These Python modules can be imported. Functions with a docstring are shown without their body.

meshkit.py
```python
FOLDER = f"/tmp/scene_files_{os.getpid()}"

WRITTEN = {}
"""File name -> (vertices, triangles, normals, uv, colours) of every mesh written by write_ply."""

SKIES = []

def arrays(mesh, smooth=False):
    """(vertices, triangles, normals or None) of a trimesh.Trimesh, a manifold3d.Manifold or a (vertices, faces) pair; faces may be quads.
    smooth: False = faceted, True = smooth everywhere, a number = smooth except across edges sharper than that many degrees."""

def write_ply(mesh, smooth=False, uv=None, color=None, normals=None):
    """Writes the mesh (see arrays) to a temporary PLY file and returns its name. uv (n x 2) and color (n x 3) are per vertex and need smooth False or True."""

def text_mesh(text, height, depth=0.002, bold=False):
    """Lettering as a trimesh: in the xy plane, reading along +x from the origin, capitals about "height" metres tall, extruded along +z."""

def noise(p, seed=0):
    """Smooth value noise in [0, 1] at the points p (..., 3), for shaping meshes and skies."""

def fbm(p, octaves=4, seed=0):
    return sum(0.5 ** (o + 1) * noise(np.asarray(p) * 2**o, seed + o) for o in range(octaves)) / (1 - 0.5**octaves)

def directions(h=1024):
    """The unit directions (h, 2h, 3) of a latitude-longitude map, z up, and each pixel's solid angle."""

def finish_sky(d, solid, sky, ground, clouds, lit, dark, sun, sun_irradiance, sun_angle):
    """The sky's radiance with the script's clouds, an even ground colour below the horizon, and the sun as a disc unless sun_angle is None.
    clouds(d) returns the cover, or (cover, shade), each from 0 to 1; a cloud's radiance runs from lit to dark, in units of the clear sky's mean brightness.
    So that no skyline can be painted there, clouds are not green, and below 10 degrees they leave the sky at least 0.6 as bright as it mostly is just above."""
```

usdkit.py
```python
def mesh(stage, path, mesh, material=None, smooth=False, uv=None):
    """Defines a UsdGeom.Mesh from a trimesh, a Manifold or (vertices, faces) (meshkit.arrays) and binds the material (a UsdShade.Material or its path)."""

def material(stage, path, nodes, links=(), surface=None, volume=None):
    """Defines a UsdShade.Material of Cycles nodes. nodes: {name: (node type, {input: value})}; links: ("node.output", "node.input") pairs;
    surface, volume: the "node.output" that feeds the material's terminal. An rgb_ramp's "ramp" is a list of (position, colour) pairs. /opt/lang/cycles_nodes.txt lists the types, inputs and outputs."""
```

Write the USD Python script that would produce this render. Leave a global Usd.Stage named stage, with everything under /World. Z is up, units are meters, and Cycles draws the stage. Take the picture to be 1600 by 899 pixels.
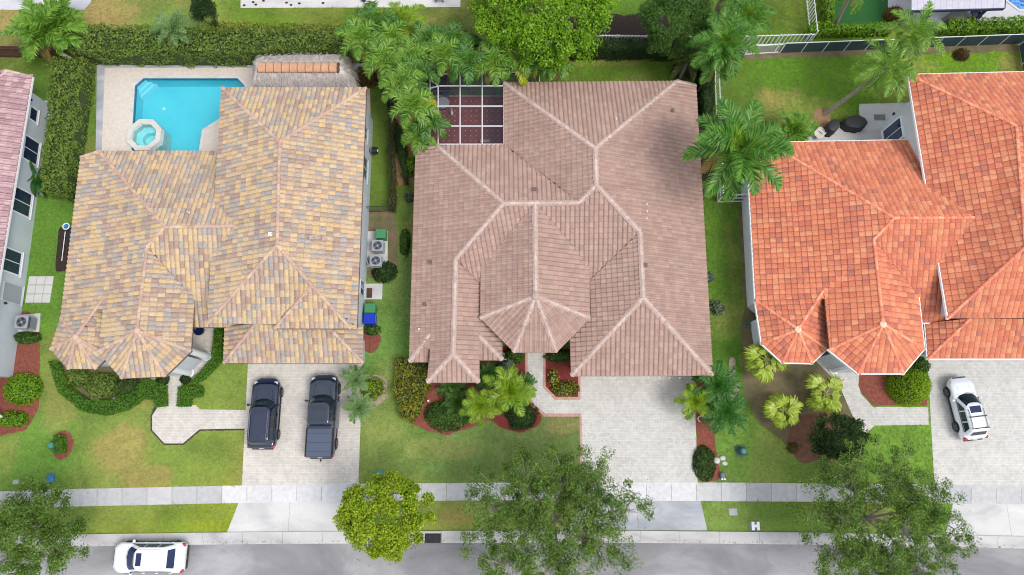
import math, numpy as np, trimesh, shapely, manifold3d
from shapely.geometry import Polygon, LineString
from pxr import Usd, UsdGeom, UsdShade, UsdLux, Gf, Sdf, Vt
import usdkit, meshkit

stage = Usd.Stage.CreateInMemory()
UsdGeom.SetStageUpAxis(stage, UsdGeom.Tokens.z)
UsdGeom.SetStageMetersPerUnit(stage, 1.0)
UsdGeom.Xform.Define(stage, '/World')
PI = math.pi

# ------------------------------------------------------------------ camera
CAM_H, TILT, FOCAL = 50.0, math.radians(13.2), 24.0
cam = UsdGeom.Camera.Define(stage, '/World/camera')
cam.AddTranslateOp().Set(Gf.Vec3d(0, 0, CAM_H))
cam.AddRotateXOp().Set(math.degrees(TILT))
cam.CreateFocalLengthAttr(FOCAL)
cam.CreateHorizontalApertureAttr(36.0)
cam.CreateVerticalApertureAttr(36.0 * 575 / 1024)
cam.CreateClippingRangeAttr(Gf.Vec2f(0.5, 2000))
cam.CreateExposureAttr(0.90)

# ------------------------------------------------------------------ light: bright overcast, sun veiled in the south-east
SUN_EL, SUN_AZ = math.radians(58), math.atan2(0.86, -0.5)      # azimuth = atan2(x, y)
sd = np.array([math.cos(SUN_EL) * math.sin(SUN_AZ), math.cos(SUN_EL) * math.cos(SUN_AZ), math.sin(SUN_EL)])
sun = UsdLux.DistantLight.Define(stage, '/World/sun')
sun.CreateIntensityAttr(0.38); sun.CreateAngleAttr(26.0); sun.CreateNormalizeAttr(True)
sun.CreateColorAttr(Gf.Vec3f(1.0, 0.96, 0.9))
zax = Gf.Vec3d(*sd); xax = Gf.Cross(Gf.Vec3d(0, 1, 0), zax).GetNormalized(); yax = Gf.Cross(zax, xax)
sun.AddTransformOp().Set(Gf.Matrix4d(xax[0], xax[1], xax[2], 0, yax[0], yax[1], yax[2], 0, zax[0], zax[1], zax[2], 0, 0, 0, 0, 1))
usdkit.material(stage, '/World/Looks/overcast_sky', {
    'sky': ('sky_texture', {'sky_type': 'single_scattering', 'sun_disc': False, 'sun_elevation': SUN_EL, 'sun_rotation': SUN_AZ, 'aerosol_density': 2.0}),
    'tc': ('texture_coordinate', {}),
    'n': ('noise_texture', {'scale': 2.2, 'detail': 4.0, 'roughness': 0.55}),
    'r': ('rgb_ramp', {'ramp': [(0.0, (0.62, 0.62, 0.62)), (1.0, (0.95, 0.95, 0.95))]}),
    'cl': ('rgb_ramp', {'ramp': [(0.25, (3.6, 3.75, 4.0)), (0.75, (5.6, 5.7, 5.8))]}),
    'm': ('mix_color', {'use_clamp': False}),
    'b': ('background_shader', {'strength': 0.13})},
    [('tc.generated', 'n.vector'), ('n.fac', 'r.fac'), ('n.fac', 'cl.fac'), ('r.color', 'm.fac'), ('sky.color', 'm.a'), ('cl.color', 'm.b'), ('m.result', 'b.color')], surface='b.background')
dome = UsdLux.DomeLight.Define(stage, '/World/sky')
dome.GetPrim().SetCustomDataByKey('kind', 'structure')
UsdShade.MaterialBindingAPI.Apply(dome.GetPrim()).Bind(UsdShade.Material.Get(stage, '/World/Looks/overcast_sky'))

# ------------------------------------------------------------------ from a direction of view to a point of the place
F, CX, CY = 1600 * FOCAL / 36.0, 800.0, 449.5
ct, st = math.cos(TILT), math.sin(TILT)
def P(px, py, z=0.0):
    u, v = (px - CX) / F, (CY - py) / F
    s = (CAM_H - z) / (ct - v * st)
    return np.array([u * s, s * (st + v * ct), z])
def PL(pts, z=0.0): return np.array([P(x, y, z)[:2] for x, y in pts])
def on_wall(px, py, a, b):
    """Where the line of sight meets the upright plane through a and b (xy)."""
    u, v = (px - CX) / F, (CY - py) / F
    d = np.array([u, st + v * ct, -ct + v * st]); o = np.array([0, 0, CAM_H])
    n = np.array([b[1] - a[1], a[0] - b[0], 0.0])
    t = np.dot(np.array([a[0], a[1], 0]) - o, n) / np.dot(d, n)
    return o + t * d
def pix(p):
    p = np.atleast_2d(p); r = p - np.array([0, 0, CAM_H])
    dep = r[:, 1] * st - r[:, 2] * ct
    return np.stack([CX + F * r[:, 0] / dep, CY - F * (r[:, 1] * ct + r[:, 2] * st) / dep], 1)

# ------------------------------------------------------------------ naming
_taken = {}
def numbered(parent, name):
    k = _taken.get((parent, name), 0); _taken[(parent, name)] = k + 1
    return f'{parent}/{name}' if k == 0 else f'{parent}/{name}_{k:03d}'
def tag(prim, label=None, cat=None, group=None, kind=None):
    for k, v in (('label', label), ('category', cat), ('group', group), ('kind', kind)):
        if v: prim.SetCustomDataByKey(k, v)
class Thing:
    def __init__(s, path, base): s.path, s.base = path, np.asarray(base, float)
    @property
    def prim(s): return stage.GetPrimAtPath(s.path)
def thing(name, label=None, cat=None, group=None, base=(0, 0, 0), rotz=0.0, kind=None, scale=None):
    path = numbered('/World', name)
    x = UsdGeom.Xform.Define(stage, path)
    x.AddTranslateOp().Set(Gf.Vec3d(*map(float, base)))
    x.AddRotateZOp().Set(float(rotz))
    sc = scale if scale is not None else 1.0
    x.AddScaleOp().Set(Gf.Vec3f(*([sc] * 3 if np.ndim(sc) == 0 else sc)))
    tag(x.GetPrim(), label, cat, group, kind)
    return Thing(path, (0, 0, 0) if rotz or scale is not None else base)
def local_thing(*a, **k):
    t = thing(*a, **k); t.base = np.zeros(3); return t
def copy_of(src, name, label, cat, group, base, rotz=0.0, scale=1.0):
    t = local_thing(name, label, cat, group, base, rotz, scale=scale)
    p = t.prim; p.GetReferences().AddInternalReference(Sdf.Path(src.path)); p.SetInstanceable(True)
    return t
def obj(name, mesh, mat, parent=None, label=None, cat=None, group=None, kind=None, tone=None, smooth=False):
    """One Mesh prim. Under a Thing the mesh is given in the same space as the Thing's base. tone: a colour per vertex."""
    if isinstance(mesh, MB): mesh = mesh.get()
    base = parent.base if parent is not None else np.zeros(3)
    path = numbered(parent.path if parent is not None else '/World', name)
    if hasattr(mesh, 'to_mesh'):
        mm = mesh.to_mesh(); mesh = (np.array(mm.vert_properties[:, :3], float), np.array(mm.tri_verts))
    elif hasattr(mesh, 'vertices'): mesh = (np.array(mesh.vertices), np.array(mesh.faces))
    v = np.asarray(mesh[0], float) - base
    m = usdkit.mesh(stage, path, (v, mesh[1]), MAT[mat], smooth=smooth)
    if tone is None and mat in LEAFY:                  # every leaf its own tone: the same for the vertices of one leaf
        k_ = 4 if name in ('foliage', 'crown') else 5
        r_ = np.random.default_rng(len(v)).beta(2.2, 2.2, len(v) // k_ + 1)
        tone = np.repeat(r_, k_)[:len(v), None] * np.ones(3)
    if tone is not None:
        UsdGeom.PrimvarsAPI(m).CreatePrimvar('tone', Sdf.ValueTypeNames.Color3fArray, 'vertex').Set(Vt.Vec3fArray.FromNumpy(np.asarray(tone, np.float32)))
    tag(m.GetPrim(), label, cat, group, kind)
    return Thing(path, base)

# ------------------------------------------------------------------ mesh building
class MB:
    def __init__(s): s.v, s.f, s.n = [], [], 0
    def add(s, v, f):
        v = np.asarray(v, float); f = np.asarray(f, int)
        if f.shape[1] == 4: f = np.vstack([f[:, [0, 1, 2]], f[:, [0, 2, 3]]])
        s.v.append(v); s.f.append(f + s.n); s.n += len(v); return s
    def get(s): return np.vstack(s.v), np.vstack(s.f)
    def man(s, m):
        mm = m.to_mesh(); return s.add(mm.vert_properties[:, :3], mm.tri_verts)
    def box(s, c, size, rz=0.0, ch=0.0):
        x, y, z = np.array(size) / 2
        if ch > 0:
            ch = min(ch, x * .9, y * .9, z * .9)
            pts = []
            for sx in (-1, 1):
                for sy in (-1, 1):
                    for sz in (-1, 1):
                        pts += [(sx * (x - ch), sy * (y - ch), sz * z), (sx * (x - ch), sy * y, sz * (z - ch)), (sx * x, sy * (y - ch), sz * (z - ch))]
            mm = manifold3d.Manifold.hull_points(np.array(pts)).to_mesh()
            v, f = np.array(mm.vert_properties[:, :3], float), mm.tri_verts
        else:
            v = np.array([(a, b, d) for a in (-x, x) for b in (-y, y) for d in (-z, z)], float)
            f = np.array([(0, 1, 3), (0, 3, 2), (4, 6, 7), (4, 7, 5), (0, 4, 5), (0, 5, 1), (2, 3, 7), (2, 7, 6), (0, 2, 6), (0, 6, 4), (1, 5, 7), (1, 7, 3)])
        c_, s_ = math.cos(rz), math.sin(rz)
        v = v @ np.array([[c_, s_, 0], [-s_, c_, 0], [0, 0, 1]])
        return s.add(v + np.array(c), f)
    def bar(s, a, b, w, h=None, up=(0, 0, 1)):
        """A square bar from a to b."""
        a, b = np.array(a, float), np.array(b, float); h = h or w
        d = b - a; d /= max(np.linalg.norm(d), 1e-9); up = np.array(up, float)
        if abs(d @ up) > .98: up = np.array([0, 1.0, 0])
        x = np.cross(d, up); x /= np.linalg.norm(x); y = np.cross(x, d)
        ring = [x * w / 2 + y * h / 2, -x * w / 2 + y * h / 2, -x * w / 2 - y * h / 2, x * w / 2 - y * h / 2]
        v = [a + r for r in ring] + [b + r for r in ring]
        return s.add(v, [(0, 1, 2, 3), (7, 6, 5, 4), (0, 4, 5, 1), (1, 5, 6, 2), (2, 6, 7, 3), (3, 7, 4, 0)])
    def tube(s, pts, r, n=7, cap=True):
        pts = np.asarray(pts, float); r = np.broadcast_to(np.asarray(r, float), (len(pts),))
        V = []
        for i, p in enumerate(pts):
            d = pts[min(i + 1, len(pts) - 1)] - pts[max(i - 1, 0)]; d /= max(np.linalg.norm(d), 1e-9)
            up = np.array([0, 0, 1.0]) if abs(d[2]) < .95 else np.array([1.0, 0, 0])
            x = np.cross(d, up); x /= np.linalg.norm(x); y = np.cross(d, x)
            a = np.arange(n) * 2 * PI / n
            V.append(p + r[i] * (np.cos(a)[:, None] * x + np.sin(a)[:, None] * y))
        Q = [(i * n + k, i * n + (k + 1) % n, (i + 1) * n + (k + 1) % n, (i + 1) * n + k) for i in range(len(pts) - 1) for k in range(n)]
        s.add(np.vstack(V), Q)
        if cap:
            for ring, c in ((V[0], pts[0]), (V[-1], pts[-1])):
                s.add(np.vstack([ring, c]), [(k, (k + 1) % n, n) for k in range(n)])
        return s
    def prism(s, xy, z0, z1):
        g = xy if isinstance(xy, shapely.Geometry) else Polygon(xy)
        for q in getattr(g, 'geoms', [g]):
            if q.is_empty or q.geom_type != 'Polygon' or q.area < 1e-5: continue
            q = shapely.geometry.polygon.orient(q)
            m = manifold3d.CrossSection([np.array(r.coords)[:-1] for r in [q.exterior, *q.interiors]], manifold3d.FillRule.EvenOdd).extrude(z1 - z0).translate((0, 0, z0))
            s.man(m)
        return s
    def lathe(s, prof, c=(0, 0, 0), n=20, a0=0.0, sy=1.0):
        prof = np.array(prof, float); a = np.arange(n) * 2 * PI / n + a0
        V = np.stack([prof[:, 0][:, None] * np.cos(a), sy * prof[:, 0][:, None] * np.sin(a), np.repeat(prof[:, 1][:, None], n, 1)], -1)
        Q = [(i * n + k, i * n + (k + 1) % n, (i + 1) * n + (k + 1) % n, (i + 1) * n + k) for i in range(len(prof) - 1) for k in range(n)]
        return s.add(V.reshape(-1, 3) + np.array(c), Q)
    def loft(s, rings, cap=True):
        n = len(rings[0]); V = np.vstack(rings)
        Q = [(i * n + k, i * n + (k + 1) % n, (i + 1) * n + (k + 1) % n, (i + 1) * n + k) for i in range(len(rings) - 1) for k in range(n)]
        s.add(V, Q)
        if cap:
            for r in (rings[0], rings[-1]):
                r = np.array(r); s.add(np.vstack([r, r.mean(0)]), [(k, (k + 1) % n, n) for k in range(n)])
        return s
    def quad(s, a, b, c, d, t=0.0):
        """A quad, or a plate of thickness t growing along its normal."""
        q = np.array([a, b, c, d], float)
        if t == 0: return s.add(q, [(0, 1, 2, 3)])
        n = np.cross(q[2] - q[0], q[3] - q[1]); n /= np.linalg.norm(n)
        return s.add(np.vstack([q, q + n * t]), [(3, 2, 1, 0), (4, 5, 6, 7), (0, 1, 5, 4), (1, 2, 6, 5), (2, 3, 7, 6), (3, 0, 4, 7)])

# ------------------------------------------------------------------ materials
MAT = {}
def lin(c): 
    c = np.array(c, float) / 255
    return np.where(c < .04045, c / 12.92, ((c + .055) / 1.055) ** 2.4)
K = 0.60
def S(r, g, b, k=None): return tuple(lin((r, g, b)) * (K if k is None else k))
def plain(name, c, rough=0.6, metallic=0.0, coat=0.0, c2=None, scale=3.0, bump=0.0, bscale=40.0, ior=0.5, detail=4.0, coord='geometry'):
    nodes = {'p': ('principled_bsdf', {'base_color': c, 'roughness': rough, 'metallic': metallic, 'coat_weight': coat, 'specular_ior_level': ior}), 'g': ('geometry', {})}
    links = []
    if c2 is not None:
        nodes['n'] = ('noise_texture', {'scale': scale, 'detail': detail, 'roughness': 0.62})
        nodes['r'] = ('rgb_ramp', {'ramp': [(0.32, c), (0.68, c2)]})
        links += [('g.position', 'n.vector'), ('n.fac', 'r.fac'), ('r.color', 'p.base_color')]
    if bump:
        nodes['nb'] = ('noise_texture', {'scale': bscale, 'detail': 3.0}); nodes['b'] = ('bump', {'strength': bump, 'distance': 0.02})
        links += [('g.position', 'nb.vector'), ('nb.fac', 'b.height'), ('b.normal', 'p.normal')]
    MAT[name] = usdkit.material(stage, '/World/Looks/' + name, nodes, links, surface='p.BSDF')
LEAF_K = 1.22
LEAFY = set()
def leafy(name, *cols, trans=0.34, rough=0.5, pos=None):
    """Foliage: each leaf its own tone."""
    pos = pos or np.linspace(0, 1, len(cols)); cols = [tuple(np.array(c) * LEAF_K) for c in cols]
    LEAFY.add(name)
    MAT[name] = usdkit.material(stage, '/World/Looks/' + name, {
        'a': ('attribute', {'attribute': 'tone'}), 'g': ('geometry', {}), 'r': ('rgb_ramp', {'ramp': list(zip(pos, cols))}),
        'n': ('noise_texture', {'scale': 0.9, 'detail': 2.0}), 'mr': ('map_range', {'from_min': .3, 'from_max': .7, 'to_min': -.15, 'to_max': .15}),
        'ad': ('math', {'math_type': 'add', 'use_clamp': True}),
        'p': ('principled_bsdf', {'roughness': rough, 'specular_ior_level': .35}), 't': ('translucent_bsdf', {}), 'm': ('mix_closure', {'fac': trans})},
        [('g.position', 'n.vector'), ('n.fac', 'mr.value'), ('a.fac', 'ad.value1'), ('mr.result', 'ad.value2'), ('ad.value', 'r.fac'), ('r.color', 'p.base_color'), ('r.color', 't.color'), ('p.BSDF', 'm.closure1'), ('t.BSDF', 'm.closure2')], surface='m.closure')
def toned(name, rough=0.75, amt=0.25, scale=6.0, spec=.3, stain=(0.5, 0.48, 0.46), bump=.25):
    """Takes the piece's own colour from its primvar and weathers it."""
    MAT[name] = usdkit.material(stage, '/World/Looks/' + name, {
        'a': ('attribute', {'attribute': 'tone'}), 'g': ('geometry', {}),
        'n': ('noise_texture', {'scale': scale, 'detail': 5.0, 'roughness': .65}), 'n2': ('noise_texture', {'scale': 0.55, 'detail': 4.0}),
        'r': ('rgb_ramp', {'ramp': [(0.3, (1 - amt,) * 3), (0.7, (1 + amt * .9,) * 3)]}),
        'r2': ('rgb_ramp', {'ramp': [(0.45, (1.0, 1.0, 1.0)), (0.75, tuple(1 - (1 - np.array(stain)) * .25))]}),
        'm': ('mix_color', {'blend_type': 'multiply', 'fac': 1.0, 'use_clamp': False}), 'm2': ('mix_color', {'blend_type': 'multiply', 'fac': 1.0, 'use_clamp': False}),
        'nb': ('noise_texture', {'scale': 30.0, 'detail': 3.0}), 'b': ('bump', {'strength': bump, 'distance': .015}),
        'p': ('principled_bsdf', {'roughness': rough, 'specular_ior_level': spec})},
        [('g.position', 'n.vector'), ('g.position', 'n2.vector'), ('g.position', 'nb.vector'), ('n.fac', 'r.fac'), ('n2.fac', 'r2.fac'), ('a.color', 'm.a'), ('r.color', 'm.b'),
         ('m.result', 'm2.a'), ('r2.color', 'm2.b'), ('m2.result', 'p.base_color'), ('nb.fac', 'b.height'), ('b.normal', 'p.normal')], surface='p.BSDF')
def pavers(name, cols, joint, bw=.22, bh=.11, rot=0.0, mortar=.008):
    MAT[name] = usdkit.material(stage, '/World/Looks/' + name, {
        'g': ('geometry', {}), 'mp': ('mapping', {'rotation': (0, 0, rot)}),
        'br': ('brick_texture', {'color1': cols[0], 'color2': cols[1], 'mortar': joint, 'scale': 1.0, 'mortar_size': mortar, 'mortar_smooth': .3, 'brick_width': bw, 'row_height': bh}),
        'v': ('voronoi_texture', {'scale': 4.6, 'randomness': .8}), 'sc': ('separate_color', {}),
        'vr': ('rgb_ramp', {'ramp': [(0.0, (.9, .9, .9)), (.5, (1.0, 1.0, 1.0)), (1.0, (1.08, 1.075, 1.07))]}),
        'n': ('noise_texture', {'scale': .6, 'detail': 5.0, 'roughness': .6}), 'nr': ('rgb_ramp', {'ramp': [(.3, (.93, .93, .935)), (.7, (1.05, 1.05, 1.045))]}),
        'm': ('mix_color', {'blend_type': 'multiply', 'fac': 1.0, 'use_clamp': False}), 'm2': ('mix_color', {'blend_type': 'multiply', 'fac': 1.0, 'use_clamp': False}),
        'b': ('bump', {'strength': .5, 'distance': .01, 'invert': True}), 'p': ('principled_bsdf', {'roughness': .8, 'specular_ior_level': .3})},
        [('g.position', 'mp.vector'), ('mp.vector', 'br.vector'), ('g.position', 'v.vector'), ('g.position', 'n.vector'), ('v.color', 'sc.color'), ('sc.r', 'vr.fac'), ('n.fac', 'nr.fac'),
         ('br.color', 'm.a'), ('vr.color', 'm.b'), ('m.result', 'm2.a'), ('nr.color', 'm2.b'), ('m2.result', 'p.base_color'), ('br.fac', 'b.height'), ('b.normal', 'p.normal')], surface='p.BSDF')
def stained(name, c, dark, light, scale=.5, rough=.85):
    """Concrete or asphalt: fine aggregate, broad stains and pale patches."""
    MAT[name] = usdkit.material(stage, '/World/Looks/' + name, {
        'g': ('geometry', {}), 'mp': ('mapping', {'scale': (.45, 1.0, 1.0)}),
        'n1': ('noise_texture', {'scale': scale, 'detail': 6.0, 'roughness': .6, 'distortion': .6}), 'n2': ('noise_texture', {'scale': 24.0, 'detail': 4.0, 'roughness': .7}),
        'r1': ('rgb_ramp', {'ramp': [(.30, dark), (.5, c), (.72, light)]}), 'r2': ('rgb_ramp', {'ramp': [(.3, (.87,) * 3), (.7, (1.1,) * 3)]}),
        'm': ('mix_color', {'blend_type': 'multiply', 'fac': 1.0, 'use_clamp': False}), 'b': ('bump', {'strength': .25, 'distance': .01}), 'p': ('principled_bsdf', {'roughness': rough, 'specular_ior_level': .3})},
        [('g.position', 'mp.vector'), ('mp.vector', 'n1.vector'), ('g.position', 'n2.vector'), ('n1.fac', 'r1.fac'), ('n2.fac', 'r2.fac'), ('r1.color', 'm.a'), ('r2.color', 'm.b'), ('m.result', 'p.base_color'), ('n2.fac', 'b.height'), ('b.normal', 'p.normal')], surface='p.BSDF')

# lawn: green with the dry and worn places given per vertex
MAT['lawn'] = usdkit.material(stage, '/World/Looks/lawn', {
    'a': ('attribute', {'attribute': 'tone'}), 'g': ('geometry', {}),
    'n': ('noise_texture', {'scale': 4.0, 'detail': 7.0, 'roughness': .82}), 'r': ('rgb_ramp', {'ramp': [(.3, (.55, .6, .52)), (.5, (1, 1, 1)), (.7, (1.42, 1.34, 1.3))]}),
    'n2': ('noise_texture', {'scale': 38.0, 'detail': 2.0}), 'r2': ('rgb_ramp', {'ramp': [(.3, (.74, .76, .72)), (.7, (1.22, 1.2, 1.2))]}),
    'm': ('mix_color', {'blend_type': 'multiply', 'fac': 1.0, 'use_clamp': False}), 'm2': ('mix_color', {'blend_type': 'multiply', 'fac': 1.0, 'use_clamp': False}),
    'b': ('bump', {'strength': .6, 'distance': .04}), 'p': ('principled_bsdf', {'roughness': .8, 'specular_ior_level': .15})},
    [('g.position', 'n.vector'), ('g.position', 'n2.vector'), ('n.fac', 'r.fac'), ('n2.fac', 'r2.fac'), ('a.color', 'm.a'), ('r.color', 'm.b'), ('m.result', 'm2.a'), ('r2.color', 'm2.b'), ('m2.result', 'p.base_color'), ('n2.fac', 'b.height'), ('b.normal', 'p.normal')], surface='p.BSDF')

stained('asphalt', S(160, 159, 163), S(130, 129, 134), S(202, 200, 202), scale=.28)
stained('asphalt_pale', S(176, 174, 180), S(164, 162, 168), S(190, 188, 194), scale=.4)
stained('concrete_new', S(222, 222, 230), S(196, 200, 208), S(238, 238, 242), scale=.5)
stained('concrete_old', S(190, 194, 202), S(160, 166, 178), S(222, 222, 226), scale=.6)
stained('concrete_pale', S(222, 221, 220, .66), S(200, 200, 201, .66), S(236, 234, 232, .66), scale=.6)
stained('kerb_concrete', S(214, 212, 212), S(180, 176, 178), S(232, 230, 230), scale=.5)
plain('travertine', S(228, 218, 206, .72), .8, c2=S(214, 200, 188, .72), scale=3.5, bump=.2)
stained('coping', S(236, 232, 228), S(220, 214, 206), S(244, 242, 240), scale=2.)
pavers('paver_grey', (S(222, 219, 214, .70), S(216, 213, 209, .70)), S(204, 202, 198))
pavers('paver_cream', (S(226, 219, 211, .71), S(219, 213, 206, .71)), S(206, 200, 194))
pavers('paver_pink', (S(226, 180, 165), S(214, 168, 158)), S(190, 160, 150), bw=.2, bh=.2)
plain('dark_edge', S(74, 66, 60), .9)
plain('mulch_red', S(176, 98, 78), .95, c2=S(128, 72, 62), scale=5., bump=.9, bscale=22.)
plain('mulch_rust', S(156, 104, 84), .95, c2=S(112, 80, 62), scale=3., bump=.9, bscale=20.)
plain('mulch_crimson', S(152, 62, 56), .95, c2=S(122, 48, 46), scale=7., bump=.9, bscale=22.)
plain('mulch_brown', S(150, 126, 104), .95, c2=S(104, 110, 62), scale=1.3, bump=.9, bscale=20.)
plain('mulch_dark', S(70, 54, 46), .95, c2=S(44, 36, 30), scale=6., bump=.9, bscale=20.)
plain('sand', S(200, 184, 168), .95, c2=S(170, 150, 130), scale=4., bump=.5)
plain('bare_soil', S(186, 150, 108), .95, c2=S(150, 116, 84), scale=4., bump=.5)
plain('turf', S(30, 108, 36), .9, c2=S(22, 90, 30), scale=10., bump=.5)
plain('white_paint', S(238, 240, 244, .78), .4)
plain('white_stone', S(236, 236, 232, .72), .7, c2=S(210, 210, 206), scale=5.)
plain('stucco_blue', S(216, 226, 233, .66), .85, c2=S(204, 214, 222, .66), scale=.7, bump=.25, bscale=60.)
plain('stucco_white', S(226, 232, 238, .68), .85, c2=S(214, 222, 228, .66), scale=.7, bump=.25, bscale=60.)
plain('stucco_tan', S(214, 190, 170), .85, c2=S(204, 180, 162), scale=.7, bump=.25, bscale=60.)
plain('underlay', S(92, 72, 62), .95)
plain('fascia_brown', S(120, 98, 88), .6)
plain('fascia_pink', S(206, 184, 172), .6)
plain('mortar_pink', S(212, 190, 182), .85, c2=S(192, 168, 160), scale=7.)
plain('glass_dark', S(40, 52, 78), .06, ior=.9)
plain('glass_car', S(18, 36, 44), .08, ior=.45)
plain('glass_blue', S(30, 46, 92), .08, ior=.45)
plain('black_plastic', S(26, 28, 34), .5)
plain('black_cover', S(30, 32, 38), .6, c2=S(40, 42, 48), scale=8.)
plain('dark_metal', S(62, 62, 66), .45, metallic=.6)
plain('grey_metal', S(150, 154, 162), .4, metallic=.5)
plain('ac_grey', S(176, 182, 190), .5)
plain('ac_dark', S(96, 102, 112), .5)
plain('pool_shell', S(94, 202, 216, .95), .6, c2=S(76, 188, 208, .95), scale=.3)
plain('waterline', S(24, 84, 120, .9), .3, c2=S(40, 110, 140, .9), scale=6.)
plain('pool_step', S(150, 216, 232, .9), .6)
plain('spa_shell', S(178, 220, 222, .95), .6, c2=S(160, 208, 214, .95), scale=2.)
plain('pool_blue', S(10, 120, 220, .9), .5)
plain('thatch', S(206, 194, 190, .75), .95, c2=S(160, 150, 148, .7), scale=5., bump=.8, bscale=18.)
plain('thatch_straw', S(222, 212, 206, .8), .95, c2=S(176, 166, 160, .7), scale=2.)
plain('mortar_peach', S(250, 200, 172, .8), .8)
plain('clay_dull', S(204, 174, 154, .8), .8)
plain('clay_cap', S(228, 178, 140), .8, c2=S(208, 156, 122), scale=4.)
plain('wood_dark', S(112, 74, 58), .8, c2=S(88, 58, 46), scale=3.)
plain('wood_fence', S(126, 90, 74), .85, c2=S(100, 70, 58), scale=3.)
plain('bark', S(128, 112, 96), .9, c2=S(92, 80, 70), scale=8., bump=.6)
plain('bark_pale', S(196, 186, 176), .9, c2=S(160, 150, 140), scale=6., bump=.5)
plain('palm_trunk', S(176, 164, 148), .9, c2=S(140, 128, 116), scale=7., bump=.5)
plain('green_plastic', S(76, 158, 104), .5)
plain('green_box', S(70, 112, 84), .6)
plain('teal_plastic', S(70, 150, 140), .5)
plain('bin_blue', S(14, 62, 214), .4)
plain('lid_blue', S(24, 128, 196), .5)
plain('utility_grey', S(206, 208, 206), .8, c2=S(180, 182, 180), scale=6.)
plain('canvas_grey', S(150, 150, 148), .8, c2=S(128, 128, 128), scale=3.)
plain('navy_metal', S(48, 50, 84), .5)
plain('gazebo_roof', S(226, 224, 236), .7, c2=S(208, 206, 222), scale=2.)
plain('terracotta_tile', S(170, 92, 74), .55, c2=S(140, 74, 62), scale=1.5)
plain('cream_tile', S(220, 180, 150), .6)
plain('fence_green', S(58, 84, 92), .6)
plain('fence_grey', S(112, 122, 132), .5)
plain('tyre', S(30, 30, 32, .5), .85)
plain('alloy', S(150, 152, 160), .3, metallic=.9)
plain('rubber', S(24, 24, 26), .8)
plain('paint_blue', S(22, 36, 68), .22, metallic=.35, coat=1.)
plain('paint_slate', S(38, 48, 70), .25, metallic=.35, coat=1.)
plain('tonneau', S(82, 94, 120), .55)
plain('paint_white', S(240, 243, 248, .82), .25, coat=1.)
plain('paint_silver', S(226, 230, 238, .8), .25, coat=1.)
plain('red_lens', S(200, 24, 40), .15, coat=1.)
plain('clear_lens', S(215, 222, 230), .1, coat=1.)
plain('plate_white', S(225, 225, 225), .4)
def pane(name, tint, dark, fac, rough=.05):
    MAT[name] = usdkit.material(stage, '/World/Looks/' + name, {
        't': ('transparent_bsdf', {'color': tint}), 'd': ('diffuse_bsdf', {'color': dark}), 'm': ('mix_closure', {'fac': fac}),
        'f': ('fresnel', {'IOR': 1.33}), 'gl': ('glossy_bsdf', {'color': (1, 1, 1), 'roughness': rough}), 'm2': ('mix_closure', {})},
        [('t.BSDF', 'm.closure1'), ('d.BSDF', 'm.closure2'), ('f.fac', 'm2.fac'), ('m.closure', 'm2.closure1'), ('gl.BSDF', 'm2.closure2')], surface='m2.closure')
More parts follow.
